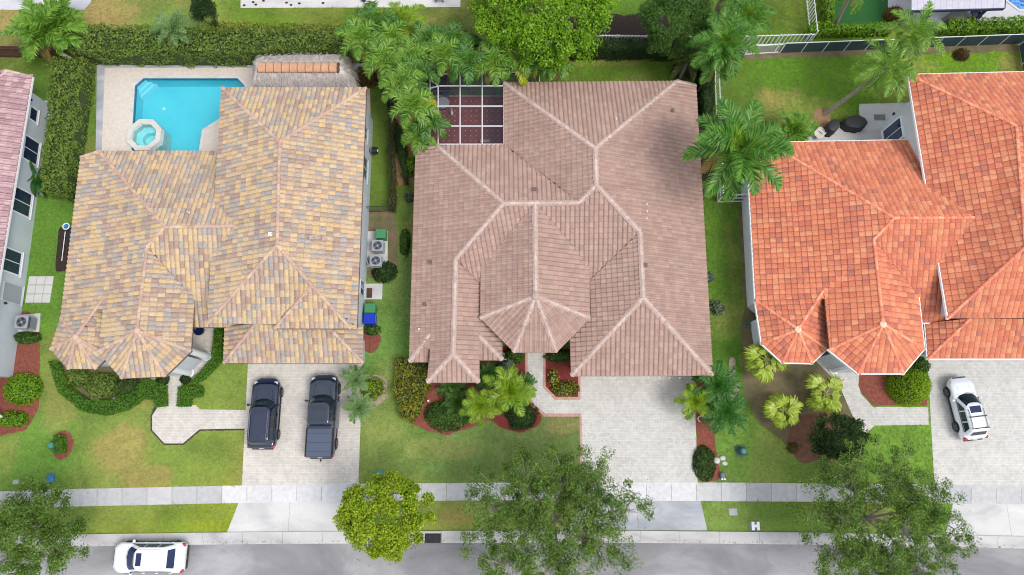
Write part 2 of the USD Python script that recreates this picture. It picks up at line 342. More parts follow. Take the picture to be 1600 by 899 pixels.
MAT['water'] = usdkit.material(stage, '/World/Looks/water', {
    'g': ('geometry', {}), 'n': ('noise_texture', {'scale': 2.4, 'detail': 3.0, 'distortion': .6}), 'b': ('bump', {'strength': .35, 'distance': .05}),
    't': ('transparent_bsdf', {'color': (.80, .965, .975)}), 'f': ('fresnel', {'IOR': 1.33}), 'gl': ('glossy_bsdf', {'color': (1, 1, 1), 'roughness': .04}), 'm2': ('mix_closure', {})},
    [('g.position', 'n.vector'), ('n.fac', 'b.height'), ('b.normal', 'gl.normal'), ('f.fac', 'm2.fac'), ('t.BSDF', 'm2.closure1'), ('gl.BSDF', 'm2.closure2')], surface='m2.closure')
MAT['screen'] = usdkit.material(stage, '/World/Looks/screen', {
    't': ('transparent_bsdf', {'color': (1, 1, 1)}), 'd': ('diffuse_bsdf', {'color': (.03, .032, .05)}), 'm': ('mix_closure', {'fac': .24})},
    [('t.BSDF', 'm.closure1'), ('d.BSDF', 'm.closure2')], surface='m.closure')
toned('tile_glazed', amt=.18); toned('tile_matt', amt=.12)
toned('slab', rough=.85, amt=.12, scale=3., stain=(.7, .7, .72), bump=.2)
leafy('leaf_oak', S(34, 62, 14), S(78, 116, 30), S(122, 158, 56), S(170, 196, 108))
leafy('leaf_lime', S(84, 116, 12), S(134, 166, 20), S(172, 196, 34), S(198, 214, 62))
leafy('leaf_bright', S(60, 110, 14), S(104, 156, 16), S(140, 184, 30), S(172, 206, 60))
leafy('leaf_dark', S(22, 46, 16), S(44, 78, 26), S(70, 104, 40))
leafy('leaf_mid', S(40, 74, 22), S(74, 116, 36), S(110, 146, 56))
leafy('leaf_hedge', S(66, 94, 32), S(102, 132, 48), S(132, 156, 62), S(156, 172, 80))
leafy('leaf_hedge_dark', S(38, 62, 24), S(66, 96, 38), S(98, 126, 54))
leafy('leaf_croton', S(44, 62, 24), S(96, 112, 32), S(150, 150, 44), S(206, 190, 80))
leafy('leaf_ball', S(112, 152, 14), S(146, 184, 18), S(170, 202, 34))
leafy('leaf_yellow', S(130, 140, 24), S(180, 176, 40), S(220, 200, 80))
leafy('leaf_low', S(58, 106, 22), S(90, 142, 32), S(116, 164, 46))
leafy('leaf_bronze', S(70, 50, 26), S(120, 84, 40), S(150, 118, 50))
leafy('leaf_grey', S(92, 112, 92), S(132, 152, 128), S(168, 184, 160))
leafy('palm_green', S(34, 78, 26), S(68, 120, 40), S(104, 154, 62), S(140, 180, 92), rough=.38)
leafy('palm_fresh', S(58, 104, 24), S(96, 146, 38), S(136, 180, 66), S(172, 202, 96), rough=.38)
leafy('palm_royal', S(40, 92, 24), S(74, 132, 38), S(116, 168, 60), S(158, 196, 92), rough=.38)
leafy('palm_lime', S(80, 130, 20), S(134, 172, 34), S(186, 202, 62), rough=.38)
leafy('palm_gold', S(130, 160, 20), S(186, 200, 34), S(218, 220, 60), rough=.38)
leafy('leaf_vine', S(60, 62, 36), S(92, 90, 50), S(116, 122, 64))
leafy('palm_fan', S(112, 148, 24), S(160, 190, 44), S(196, 214, 84), S(226, 232, 160), rough=.42)
leafy('palm_date', S(40, 90, 30), S(72, 130, 46), S(104, 158, 70), rough=.42)
leafy('palm_silver', S(84, 124, 62), S(126, 162, 92), S(166, 192, 130), rough=.45)
leafy('palm_olive', S(44, 60, 22), S(86, 96, 40), S(140, 130, 60), rough=.45)
leafy('palm_dry', S(150, 130, 70), S(190, 168, 100), rough=.6)
leafy('banana', S(24, 66, 26), S(46, 98, 38), S(80, 134, 58), rough=.35)
# ================================================================== the ground
rng = np.random.default_rng(7)
def axis(lo, hi, step, far):
    a = np.arange(lo, hi + 1e-6, step)
    return np.concatenate([[-far, -far * .5, lo - 40, lo - 12], a, [hi + 12, hi + 40, far * .5, far]])
gx, gy = axis(-48, 48, .3, 420), axis(-11, 40, .3, 420)
GX, GY = np.meshgrid(gx, gy)
lv = np.stack([GX.ravel(), GY.ravel(), np.zeros(GX.size)], 1)
ny_, nx_ = GX.shape
ii = (np.arange(ny_ - 1)[:, None] * nx_ + np.arange(nx_ - 1)).ravel()
lf = np.stack([ii, ii + 1, ii + nx_ + 1, ii + nx_], 1)
LAWN = [(90, 160, 88, 128, 40), (95, 350, 92, 132, 44), (60, 470, 96, 138, 44), (150, 640, 118, 144, 58), (190, 700, 136, 146, 66), (60, 710, 104, 146, 54), (290, 720, 122, 144, 56), (350, 600, 126, 148, 58),
        (340, 700, 128, 146, 56), (250, 815, 116, 144, 44), (330, 815, 132, 146, 36), (600, 250, 102, 126, 44), (620, 430, 104, 134, 62), (600, 560, 104, 144, 62), (620, 700, 98, 140, 56), (720, 720, 112, 140, 72),
        (880, 680, 116, 132, 72), (700, 810, 122, 146, 52), (1130, 420, 90, 132, 34), (1140, 520, 84, 130, 36), (1190, 720, 112, 150, 56), (1150, 810, 116, 142, 62), (1400, 690, 110, 150, 48), (1230, 810, 106, 136, 52),
        (940, 112, 96, 130, 34), (1240, 110, 92, 134, 30), (1170, 190, 92, 124, 40), (1300, 130, 94, 134, 24), (1480, 100, 104, 146, 26), (1240, 30, 112, 134, 40), (200, 20, 128, 132, 62), (240, 45, 112, 146, 56),
        (160, 40, 150, 134, 78), (430, 30, 104, 134, 34), (560, 30, 100, 126, 34), (690, 30, 98, 118, 44), (20, 50, 132, 132, 66), (60, 100, 88, 124, 34)]
DRY = [(190, 705, 40, 34, .75), (225, 745, 36, 22, .7), (90, 640, 24, 34, .5), (165, 28, 44, 26, .75), (20, 30, 50, 16, .6), (1205, 152, 26, 16, .8), (1240, 150, 16, 12, .5), (1580, 100, 22, 20, .7), (655, 350, 16, 18, .6),
       (215, 625, 40, 14, .4), (1135, 305, 14, 20, .5), (1142, 400, 6, 60, .35), (700, 700, 60, 18, .35), (880, 665, 26, 14, .5), (735, 700, 20, 10, .4), (1190, 760, 30, 10, .3), (1250, 175, 60, 24, .4), (715, 805, 30, 12, .4), (890, 790, 26, 22, .7), (1330, 800, 60, 26, .6), (95, 560, 30, 50, .45), (450, 5, 60, 12, .2), (930, 95, 80, 8, .5)]
lp = np.array([(*P(a, b)[:2], *lin((r, g, bl))) for a, b, r, g, bl in LAWN])
d2 = (lv[:, None, 0] - lp[None, :, 0]) ** 2 + (lv[:, None, 1] - lp[None, :, 1]) ** 2 + 2.0
w = d2 ** -1.6
lt = (w[..., None] * lp[None, :, 2:]).sum(1) / w.sum(1)[:, None]
dry = np.zeros(len(lv))
for a, b, rx, ry, k in DRY:
    c, e, f_ = P(a, b), P(a + rx, b), P(a, b - ry)
    q = ((lv[:, 0] - c[0]) / (e[0] - c[0])) ** 2 + ((lv[:, 1] - c[1]) / (f_[1] - c[1])) ** 2
    wob = meshkit.fbm(lv * np.array([.9, .9, 0]) + 3.1, 4, 5)
    dry = np.maximum(dry, .62 * k * np.clip(1.6 - q - (wob - .5) * 2.2, 0, 1))
n1 = meshkit.fbm(lv * np.array([.22, .22, 0]) + 11, 4, 1); n2 = meshkit.fbm(lv * np.array([.7, .7, 0]), 4, 2)
dry = np.clip(dry + np.clip((n1 - .56) * 2.2, 0, .4) * n2, 0, .9)
lt = lt * np.array([1.01, .96, 1.25])
lt = lt * (0.70 + .6 * n2)[:, None] * np.stack([1 + .35 * (n1 - .5), np.ones(len(n1)), 1 + .3 * (n1 - .5)], 1)
lt = lt * (1 - dry[:, None]) + dry[:, None] * lin((176, 148, 96)) * (0.8 + .4 * n2)[:, None]
LAWN_K = .88
pool_px = [(224, 122.5), (371, 122.5), (382, 134), (382, 200), (349, 182), (316, 203), (311, 234), (309, 262), (205, 262), (207, 200), (211, 134)]
gp = Polygon(PL(pool_px))
mid_ = lv[lf].mean(1); lf = lf[~shapely.contains_xy(gp.buffer(.3), mid_[:, 0], mid_[:, 1])]      # the pool is dug into the ground
obj('lawn', (lv, lf), 'lawn', kind='structure', tone=lt * LAWN_K)

PAVED = []
def sheet(name, px, mat, z1, z0=-.06, extra=None, parent=None, smooth_it=0.0, label=None):
    g = Polygon(PL(px)).buffer(0)
    if smooth_it: g = g.buffer(-smooth_it).buffer(2 * smooth_it).buffer(-smooth_it)
    PAVED.append(g)
    m = MB().prism(g, z0, z1)
    return obj(name, m, mat, parent, kind='structure' if parent is None else None, label=label)
def worn(px, mat, name, z1, amp=.12, seed=0, parent=None, rounded=.5):
    """A bed with a soft, slightly irregular border."""
    g0 = Polygon(PL(px)).buffer(0)
    for r_ in (rounded, .2, .05, 0):
        g = g0.buffer(-r_).buffer(2 * r_).buffer(-r_)
        if g.area > .8 * g0.area: break
    out = []
    for q in getattr(g, 'geoms', [g]):
        if q.is_empty: continue
        L = q.exterior.length; n = max(12, int(L / .25))
        pts = np.array([q.exterior.interpolate(i * L / n).coords[0] for i in range(n)])
        off = (meshkit.fbm(np.c_[pts * 1.3, np.zeros(n)], 3, seed) - .5) * 2 * amp
        out.append(Polygon(pts + np.c_[off, -off]).buffer(0))
    PAVED.extend(out)
    return obj(name, MB().prism(shapely.union_all(out), -.06, z1), mat, parent, kind='structure' if parent is None else None)

# road, kerbs, pavements
road_top = [(-900, 868), (-300, 858), (0, 855), (120, 852), (380, 849), (700, 847), (1000, 847), (1250, 849), (1510, 854), (1700, 858), (2500, 880)]
sheet('road', road_top + [(2500, 1300), (-900, 1300)], 'asphalt', .012)
ptch = thing('road_patch', kind='structure')
obj('patch', MB().prism(Polygon([P(1250 + 52 * math.cos(a) * (1.0 if math.sin(a) > 0 else .95), 868 + 28 * math.sin(a))[:2] for a in np.linspace(-.2, PI + .2, 18)]), 0, .016), 'asphalt_pale', ptch)
kerb_pts = [(-900, 866), (-300, 856), (0, 852.5), (120, 849.5), (380, 846), (700, 844), (1000, 844), (1250, 846.5), (1510, 851), (1700, 855), (2500, 877)]
def along(pts, x): return np.interp(x, [p[0] for p in pts], [p[1] for p in pts])
kerb = thing('kerb', kind='structure')
kx = np.arange(-240, 1860, 62.0)
for a, b in zip(kx[:-1], kx[1:]):
    if a < 688 < b: b_, a2 = 664, 690
    else: b_, a2 = b, None
    for s, e in ([(a, b_ - .35)] if a2 is None else [(a, b_), (a2, b - .35)]):
        if e - s < 1: continue
        y0, y1 = along(kerb_pts, s), along(kerb_pts, e)
        A, B, C, D = P(s, y0 - 14.5), P(e, y1 - 14.5), P(e, y1 + 4.5), P(s, y0 + 4.5)
        m = MB(); up = A + (D - A) * .42; up2 = B + (C - B) * .42
        for q, hh in (((A, B, up2, up), (.11, .11, .09, .09)), ((up, up2, C, D), (.09, .09, .022, .022))):
            v = [np.array([p[0], p[1], h]) for p, h in zip(q, hh)]
            m.quad(*v[::-1])
        m.quad(*[np.array([p[0], p[1], z]) for p, z in ((A, -.05), (B, -.05), (B, .11), (A, .11))])
        m.quad(*[np.array([p[0], p[1], z]) for p, z in ((D, .022), (C, .022), (C, -.05), (D, -.05))])
        m.quad(*[np.array([p[0], p[1], z]) for p, z in ((B, -.05), (C, -.05), (C, .022), (B, .11))])
        obj('kerb_segment', m, 'kerb_concrete', kerb)
walk_top = [(-300, 776), (0, 768), (80, 765), (220, 762), (380, 758.5), (560, 756), (760, 754.5), (1095, 754), (1232, 755), (1400, 757), (1600, 759.5), (1900, 768)]
walk_bot = [(-300, 808), (0, 796), (100, 792), (240, 789), (375, 786), (545, 785), (670, 783), (765, 782), (1095, 783), (1232, 784), (1500, 787), (1600, 788), (1900, 800)]
side = thing('sidewalk', kind='structure')
sx = list(np.arange(-160, 1800, 39.0)); prev = sx[0]
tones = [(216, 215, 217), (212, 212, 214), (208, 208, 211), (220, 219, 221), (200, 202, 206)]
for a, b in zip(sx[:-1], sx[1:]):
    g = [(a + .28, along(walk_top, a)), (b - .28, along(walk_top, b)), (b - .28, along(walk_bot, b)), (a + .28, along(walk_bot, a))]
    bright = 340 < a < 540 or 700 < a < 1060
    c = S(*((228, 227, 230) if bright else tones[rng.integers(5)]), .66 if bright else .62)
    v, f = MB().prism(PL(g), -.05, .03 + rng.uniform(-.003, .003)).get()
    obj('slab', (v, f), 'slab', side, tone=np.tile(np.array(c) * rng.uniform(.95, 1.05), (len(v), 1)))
# driveways
def apron(nm, px, n, rows, mat, col):
    t = thing(nm, kind='structure')
    g = Polygon(PL(px)); PAVED.append(g); x0, y0, x1, y1 = g.bounds
    for i in range(n):
        for j in range(rows):
            cell = shapely.box(x0 + (x1 - x0) * i / n + .008, y0 + (y1 - y0) * j / rows + .008, x0 + (x1 - x0) * (i + 1) / n - .008, y0 + (y1 - y0) * (j + 1) / rows - .008).intersection(g)
            if cell.area > .02: obj('concrete_slab', MB().prism(cell, -.05, .024), mat, t)
apron('driveway_apron', [(374, 783), (546, 782), (546, 834), (354, 834)], 2, 1, 'concrete_pale', None)
apron('driveway_apron', [(905, 780), (1094, 780), (1105, 829), (890, 829)], 2, 1, 'concrete_old', None)
apron('driveway_apron', [(1490, 783), (1760, 787), (1790, 842), (1476, 836)], 3, 1, 'concrete_pale', None)
sheet('driveway', [(388, 560), (567, 560), (560, 760), (378, 762)], 'paver_cream', .026)
sheet('driveway', [(906, 575), (1084, 575), (1090, 758), (907, 758)], 'paver_grey', .026)
sheet('driveway', [(1448, 545), (1730, 545), (1760, 768), (1460, 762)], 'paver_grey', .026)
# front walks
sheet('front_walk', [(263, 600), (284, 600), (281, 634), (306, 633), (313, 640), (387, 641), (386, 670), (312, 671), (286, 693), (257, 693), (238, 672), (238, 650), (246, 637), (264, 635)], 'paver_cream', .03)
sheet('front_walk_edge', [(244, 635), (238, 640), (235.5, 650), (235.5, 673), (256, 695.5), (287, 695.5), (313, 673.5), (386, 672.5), (386, 669), (312, 669), (286, 691), (258, 691), (240, 671), (240, 650), (247, 638)], 'dark_edge', .02)
sheet('porch_floor', [(300, 500), (352, 500), (350, 514), (341, 514), (338, 561), (303, 597), (288, 600), (247, 603), (232, 590), (262, 575)], 'paver_cream', .022)
sheet('front_walk', [(824, 540), (849, 540), (849, 606), (868, 624), (908, 624), (908, 648), (852, 648), (834, 633), (824, 612)], 'paver_grey', .03)
for e in ([(820.5, 545), (824.5, 545), (824.5, 611), (834.5, 631.5), (852.5, 646.5), (908, 646.5), (908, 651.5), (851, 651.5), (831, 635), (820.5, 613)], [(848.5, 545), (852.5, 545), (852.5, 604), (869, 620.5), (903, 620.5), (903, 588), (907, 588), (907, 625), (867, 625), (848.5, 606.5)]):
    sheet('walk_border', e, 'paver_pink', .034)
sheet('driveway_edge', [(905.5, 651), (909, 651), (909.5, 754), (906.5, 754)], 'paver_pink', .03)
sheet('front_walk', [(1265, 555), (1345, 555), (1341, 602), (1346, 617), (1364, 636), (1450, 636.5), (1451, 664), (1367, 665), (1352, 678), (1332, 650), (1310, 600)], 'paver_grey', .022)
sheet('porch_floor', [(1268, 520), (1345, 520), (1345, 575), (1300, 585), (1284, 572)], 'paver_cream', .028)
# beds
worn([(640, 560), (760, 560), (800, 545), (822, 545), (822, 615), (833, 636), (852, 653), (838, 668), (812, 677), (786, 671), (762, 655), (742, 666), (700, 681), (668, 674), (645, 664), (626, 650), (620, 610), (618, 568)], 'mulch_red', 'mulch_bed', .018, .1, 1)
worn([(783, 540), (822, 540), (822, 615), (833, 636), (851, 652), (838, 667), (812, 676), (786, 670), (760, 650)], 'mulch_crimson', 'mulch_bed', .026, .04, 2)
sheet('mulch_bed', [(851, 545), (905, 545), (905, 622), (869, 622), (851, 604)], 'mulch_crimson', .018)
worn([(1086, 580), (1118, 580), (1110, 640), (1118, 690), (1126, 752), (1089, 752)], 'mulch_red', 'mulch_bed', .018, .12, 3)
worn([(1150, 320), (1176, 320), (1190, 540), (1225, 570), (1290, 560), (1330, 600), (1340, 660), (1300, 720), (1260, 725), (1245, 712), (1222, 690), (1186, 662), (1164, 618), (1156, 560), (1162, 470)], 'mulch_brown', 'mulch_bed', .016, .25, 4)
worn([(1225, 690), (1245, 650), (1290, 640), (1320, 680), (1310, 715), (1250, 725)], 'mulch_rust', 'mulch_bed', .021, .2, 5)
worn([(1139, 560), (1150, 555), (1148, 585), (1156, 615), (1146, 640), (1138, 600)], 'sand', 'sand_strip', .02, .1, 6)
sheet('mulch_bed', [(1341, 584), (1400, 584), (1450, 584), (1448, 634), (1365, 634), (1342, 610)], 'mulch_red', .02)
worn([(28, 490), (62, 490), (62, 590), (60, 640), (40, 672), (-10, 684), (-30, 680), (-30, 560), (10, 545)], 'mulch_red', 'mulch_bed', .018, .1, 7)
worn([(28, 487), (48, 487), (46, 500), (30, 500)], 'mulch_red', 'mulch_bed', .02, .05, 71)
worn([(90, 560), (240, 560), (232, 600), (222, 628), (180, 646), (140, 642), (110, 620), (92, 590)], 'mulch_brown', 'mulch_bed', .018, .1, 8)
worn([(92, 355), (112, 355), (106, 425), (86, 425)], 'mulch_dark', 'mulch_bed', .02, .06, 9)
worn([(85, 680), (105, 668), (117, 690), (108, 715), (88, 720), (80, 700)], 'mulch_red', 'mulch_bed', .018, .08, 10)
worn([(566, 500), (585, 515), (598, 528), (590, 545), (568, 560)], 'mulch_red', 'mulch_bed', .018, .12, 11)
worn([(572, 325), (615, 328), (620, 350), (622, 415), (604, 438), (574, 436)], 'mulch_brown', 'mulch_bed', .016, .1, 12)
worn([(612, 180), (645, 180), (648, 285), (628, 290), (612, 300)], 'bare_soil', 'soil_bed', .018, .08, 13)
worn([(545, 95), (690, 80), (860, 92), (1085, 92), (1090, 106), (860, 102), (845, 116), (700, 116), (660, 240), (626, 240), (600, 150), (580, 120)], 'mulch_dark', 'mulch_bed', .012, .2, 14)
worn([(860, 30), (1040, 20), (1060, 66), (880, 66)], 'mulch_dark', 'mulch_bed', .012, .3, 15)
worn([(1085, 110), (1112, 90), (1120, 260), (1100, 300), (1086, 260)], 'mulch_dark', 'mulch_bed', .013, .15, 16)
worn([(1118, 78), (1200, 74), (1600, 70), (1600, 80), (1200, 92), (1122, 96)], 'mulch_brown', 'mulch_bed', .012, .2, 17)
worn([(1270, 176), (1284, 165), (1298, 176), (1296, 200), (1276, 200)], 'bare_soil', 'soil_bed', .013, .1, 18)
worn([(560, 596), (585, 585), (604, 590), (604, 622), (584, 640), (562, 634)], 'sand', 'sand_bed', .018, .08, 19)
worn([(42, 290), (82, 290), (82, 302), (50, 305)], 'mulch_dark', 'mulch_bed', .018, .06, 20)
# back terraces
spa_c = P(228.5, 213.5)[:2]
def octagon(r): return Polygon([spa_c + r * np.array([math.cos(a), math.sin(a)]) for a in np.arange(8) * PI / 4 + PI / 8])
obj('pool_deck', MB().prism(Polygon(PL([(160, 104), (577, 104), (580, 212), (560, 264), (156, 264)])).difference(gp.buffer(.27, join_style=2)).difference(octagon(1.44)), -.06, .03), 'travertine', kind='structure')
sheet('deck_edge', [(152, 100), (577, 100), (577, 106.5), (164, 106.5), (159, 240), (150, 240)], 'concrete_old', .05)
sheet('rear_terrace', [(-200, -30), (148, -30), (142, 4), (132, 16), (-200, 16)], 'concrete_new', .03)
sheet('rear_terrace', [(376, -30), (721, -30), (719, 11.5), (376, 13)], 'concrete_pale', .03)
sheet('rear_terrace', [(1386, -40), (1700, -40), (1700, 36), (1480, 38), (1388, 43)], 'concrete_new', .03)
sheet('putting_green', [(1292, -40), (1386, -40), (1388, 43), (1294, 46)], 'turf', .02)
sheet('side_terrace', [(1342, 163), (1440, 160), (1440, 240), (1180, 245), (1250, 222), (1290, 200), (1342, 190)], 'concrete_pale', .03)
pv = thing('stepping_pavers', kind='structure')
for i in range(3):
    for j in range(3):
        a, b = 46 + i * 13, 432 + j * 14
        sk = -(j * 2.2)
        obj('paver', MB().prism(PL([(a + sk, b), (a + 12.3 + sk, b), (a + 10.3 + sk, b + 13.3), (a - 2 + sk, b + 13.3)]), -.04, .03), 'concrete_pale', pv)
sheet('equipment_pad', [(25, 493), (64, 490), (62, 519), (25, 520)], 'concrete_pale', .08)
sheet('equipment_pad', [(574, 362), (606, 362), (606, 418), (574, 418)], 'concrete_pale', .08)
sheet('equipment_pad', [(566, 444), (598, 443.5), (597, 468), (565, 468)], 'concrete_pale', .06)
sheet('equipment_pad', [(70, 158), (88, 159), (84, 186), (70, 188)], 'concrete_pale', .08)

# ================================================================== tiled roofs
def tri_poly(pts):
    return np.array(manifold3d.triangulate([np.asarray(pts, float)]))
class Face:
    """One slope: the first two corners are its eave."""
    def __init__(s, V):
        V = np.array(V, float)
        A = sum(V[i, 0] * V[(i + 1) % len(V), 1] - V[(i + 1) % len(V), 0] * V[i, 1] for i in range(len(V)))
        s.e = V[1, :2] - V[0, :2]; s.e /= np.linalg.norm(s.e); s.o = V[0, :2].copy()
        if A < 0: V = V[::-1]
        s.V = V; s.poly = Polygon(V[:, :2]); s.tri = tri_poly(V[:, :2])
        s.n = np.array([-s.e[1], s.e[0]])
        if ((V[:, :2].mean(0) - s.o) @ s.n) < 0: s.n = -s.n
        T = V[s.tri]; s.a, s.b, s.c = T[:, 0], T[:, 1], T[:, 2]
        s.den = (s.b[:, 1] - s.c[:, 1]) * (s.a[:, 0] - s.c[:, 0]) + (s.c[:, 0] - s.b[:, 0]) * (s.a[:, 1] - s.c[:, 1])
    def z(s, p):
        x, y = p[:, 0][:, None], p[:, 1][:, None]
        l1 = ((s.b[:, 1] - s.c[:, 1]) * (x - s.c[:, 0]) + (s.c[:, 0] - s.b[:, 0]) * (y - s.c[:, 1])) / s.den
        l2 = ((s.c[:, 1] - s.a[:, 1]) * (x - s.c[:, 0]) + (s.a[:, 0] - s.c[:, 0]) * (y - s.c[:, 1])) / s.den
        l3 = 1 - l1 - l2
        worst = np.minimum(np.minimum(l1, l2), l3); k = worst.argmax(1); r = np.arange(len(p))
        return l1[r, k] * s.a[k, 2] + l2[r, k] * s.b[k, 2] + l3[r, k] * s.c[k, 2]
def lay_tiles(faces, tw, te, prof, rise, lip, gap, pick, rs, jitter=.0):
    """Tiles on every slope: [(vertices, triangles, tone, clipped, size)], each tile a curved plate with a raised lower lip."""
    out = []
    nv = len(prof); vs = np.linspace(0, 1, nv); prof = np.array(prof)
    Q = [(j, j + 1, nv + j + 1, nv + j) for j in range(nv - 1)] + [(2 * nv + j, 2 * nv + j + 1, j + 1, j) for j in range(nv - 1)]
    Q = np.array(Q); TF = np.vstack([Q[:, [0, 1, 2]], Q[:, [0, 2, 3]]])
    for f in faces:
        rel = f.V[:, :2] - f.o; ev, en = rel @ f.e, rel @ f.n
        span = max(np.ptp(en), .1); slope = np.ptp(f.V[:, 2]) / span
        step = te / math.sqrt(1 + slope * slope)
        v0 = np.arange(math.floor((ev.min() - .1) / tw), math.ceil(ev.max() / tw) + 1) * tw
        u0 = np.arange(math.floor(min(en.min(), -.02) / step), math.ceil(en.max() / step) + 1) * step
        for r, u in enumerate(u0):
            vv = v0
            q = np.stack([np.stack([vv, np.full_like(vv, u)], 1), np.stack([vv + tw, np.full_like(vv, u)], 1), np.stack([vv + tw, np.full_like(vv, u + step)], 1), np.stack([vv, np.full_like(vv, u + step)], 1)], 1)
            xy = f.o + q[..., :1] * f.e + q[..., 1:] * f.n
            boxes = shapely.polygons(xy); fr = shapely.area(shapely.intersection(boxes, f.poly)) / (tw * step)
            for k in np.nonzero(fr > .05)[0]:
                ju = rs.uniform(-jitter, jitter) if jitter else 0
                lv_ = vv[k] + vs * tw * gap
                low, top = u - .035 + ju, u + step + .01
                P2 = np.concatenate([np.stack([lv_, np.full(nv, low)], 1), np.stack([lv_, np.full(nv, top)], 1), np.stack([lv_, np.full(nv, low)], 1)])
                w2 = f.o + P2[:, :1] * f.e + P2[:, 1:] * f.n
                if fr[k] < .999:
                    keep = P2[:, 1] < en.min() + .02          # the eave course may hang over
                    ins = shapely.contains_xy(f.poly, w2[:, 0], w2[:, 1]) | (keep & (P2[:, 0] > ev[0] - .02))
                    for m in np.nonzero(~ins)[0]:
                        w2[m] = f.poly.exterior.interpolate(f.poly.exterior.project(shapely.Point(w2[m]))).coords[0]
                z = f.z(w2)
                h = np.concatenate([prof * rise + lip + rs.uniform(0, .006), prof * rise * .9 + .004, prof * rise * .2 - .01])
                v = np.c_[w2, z + h]
                out.append((v, TF, pick(rs), fr[k] < .97, 0.0))
    return out
def ridge_caps(lines, width, length, rise, ncap=6):
    """Half-round cap tiles over each hip and ridge: list of (v, f)."""
    out = []
    for a, b in lines:
        a, b = np.array(a, float), np.array(b, float); L = np.linalg.norm(b - a)
        if a[2] > b[2]: a, b = b, a
        d = (b - a) / L; x = np.cross(d, [0, 0, 1.0]); x /= np.linalg.norm(x); up = np.cross(x, d)
        n = max(1, round(L / length)); ang = np.linspace(0, PI, ncap)
        for i in range(n):
            p0, p1 = a + d * (L * i / n - .03), a + d * (L * (i + 1) / n + .015)
            r0, r1 = width / 2, width / 2 * .88
            R0 = [p0 + x * math.cos(t) * r0 + up * (math.sin(t) * rise + .03) for t in ang]
            R1 = [p1 + x * math.cos(t) * r1 + up * (math.sin(t) * rise * .85 + .01) for t in ang]
            c0 = [p0 + x * math.cos(t) * r0 * .9 + up * -.03 for t in ang]
            V = np.array(R0 + R1 + c0)
            Q = [(j, j + 1, ncap + j + 1, ncap + j) for j in range(ncap - 1)] + [(2 * ncap + j, 2 * ncap + j + 1, j + 1, j) for j in range(ncap - 1)]
            out.append((V, np.array(Q)))
    return out
def deck(faces, top=-.015, thick=.16):
    m = MB()
    for f in faces:
        n = len(f.V); t = f.V + [0, 0, top]; b = f.V + [0, 0, top - thick]
        m.add(t, f.tri); m.add(b, f.tri[:, ::-1])
        m.add(np.vstack([t, b]), [(i, n + i, n + (i + 1) % n, (i + 1) % n) for i in range(n)])
    return m
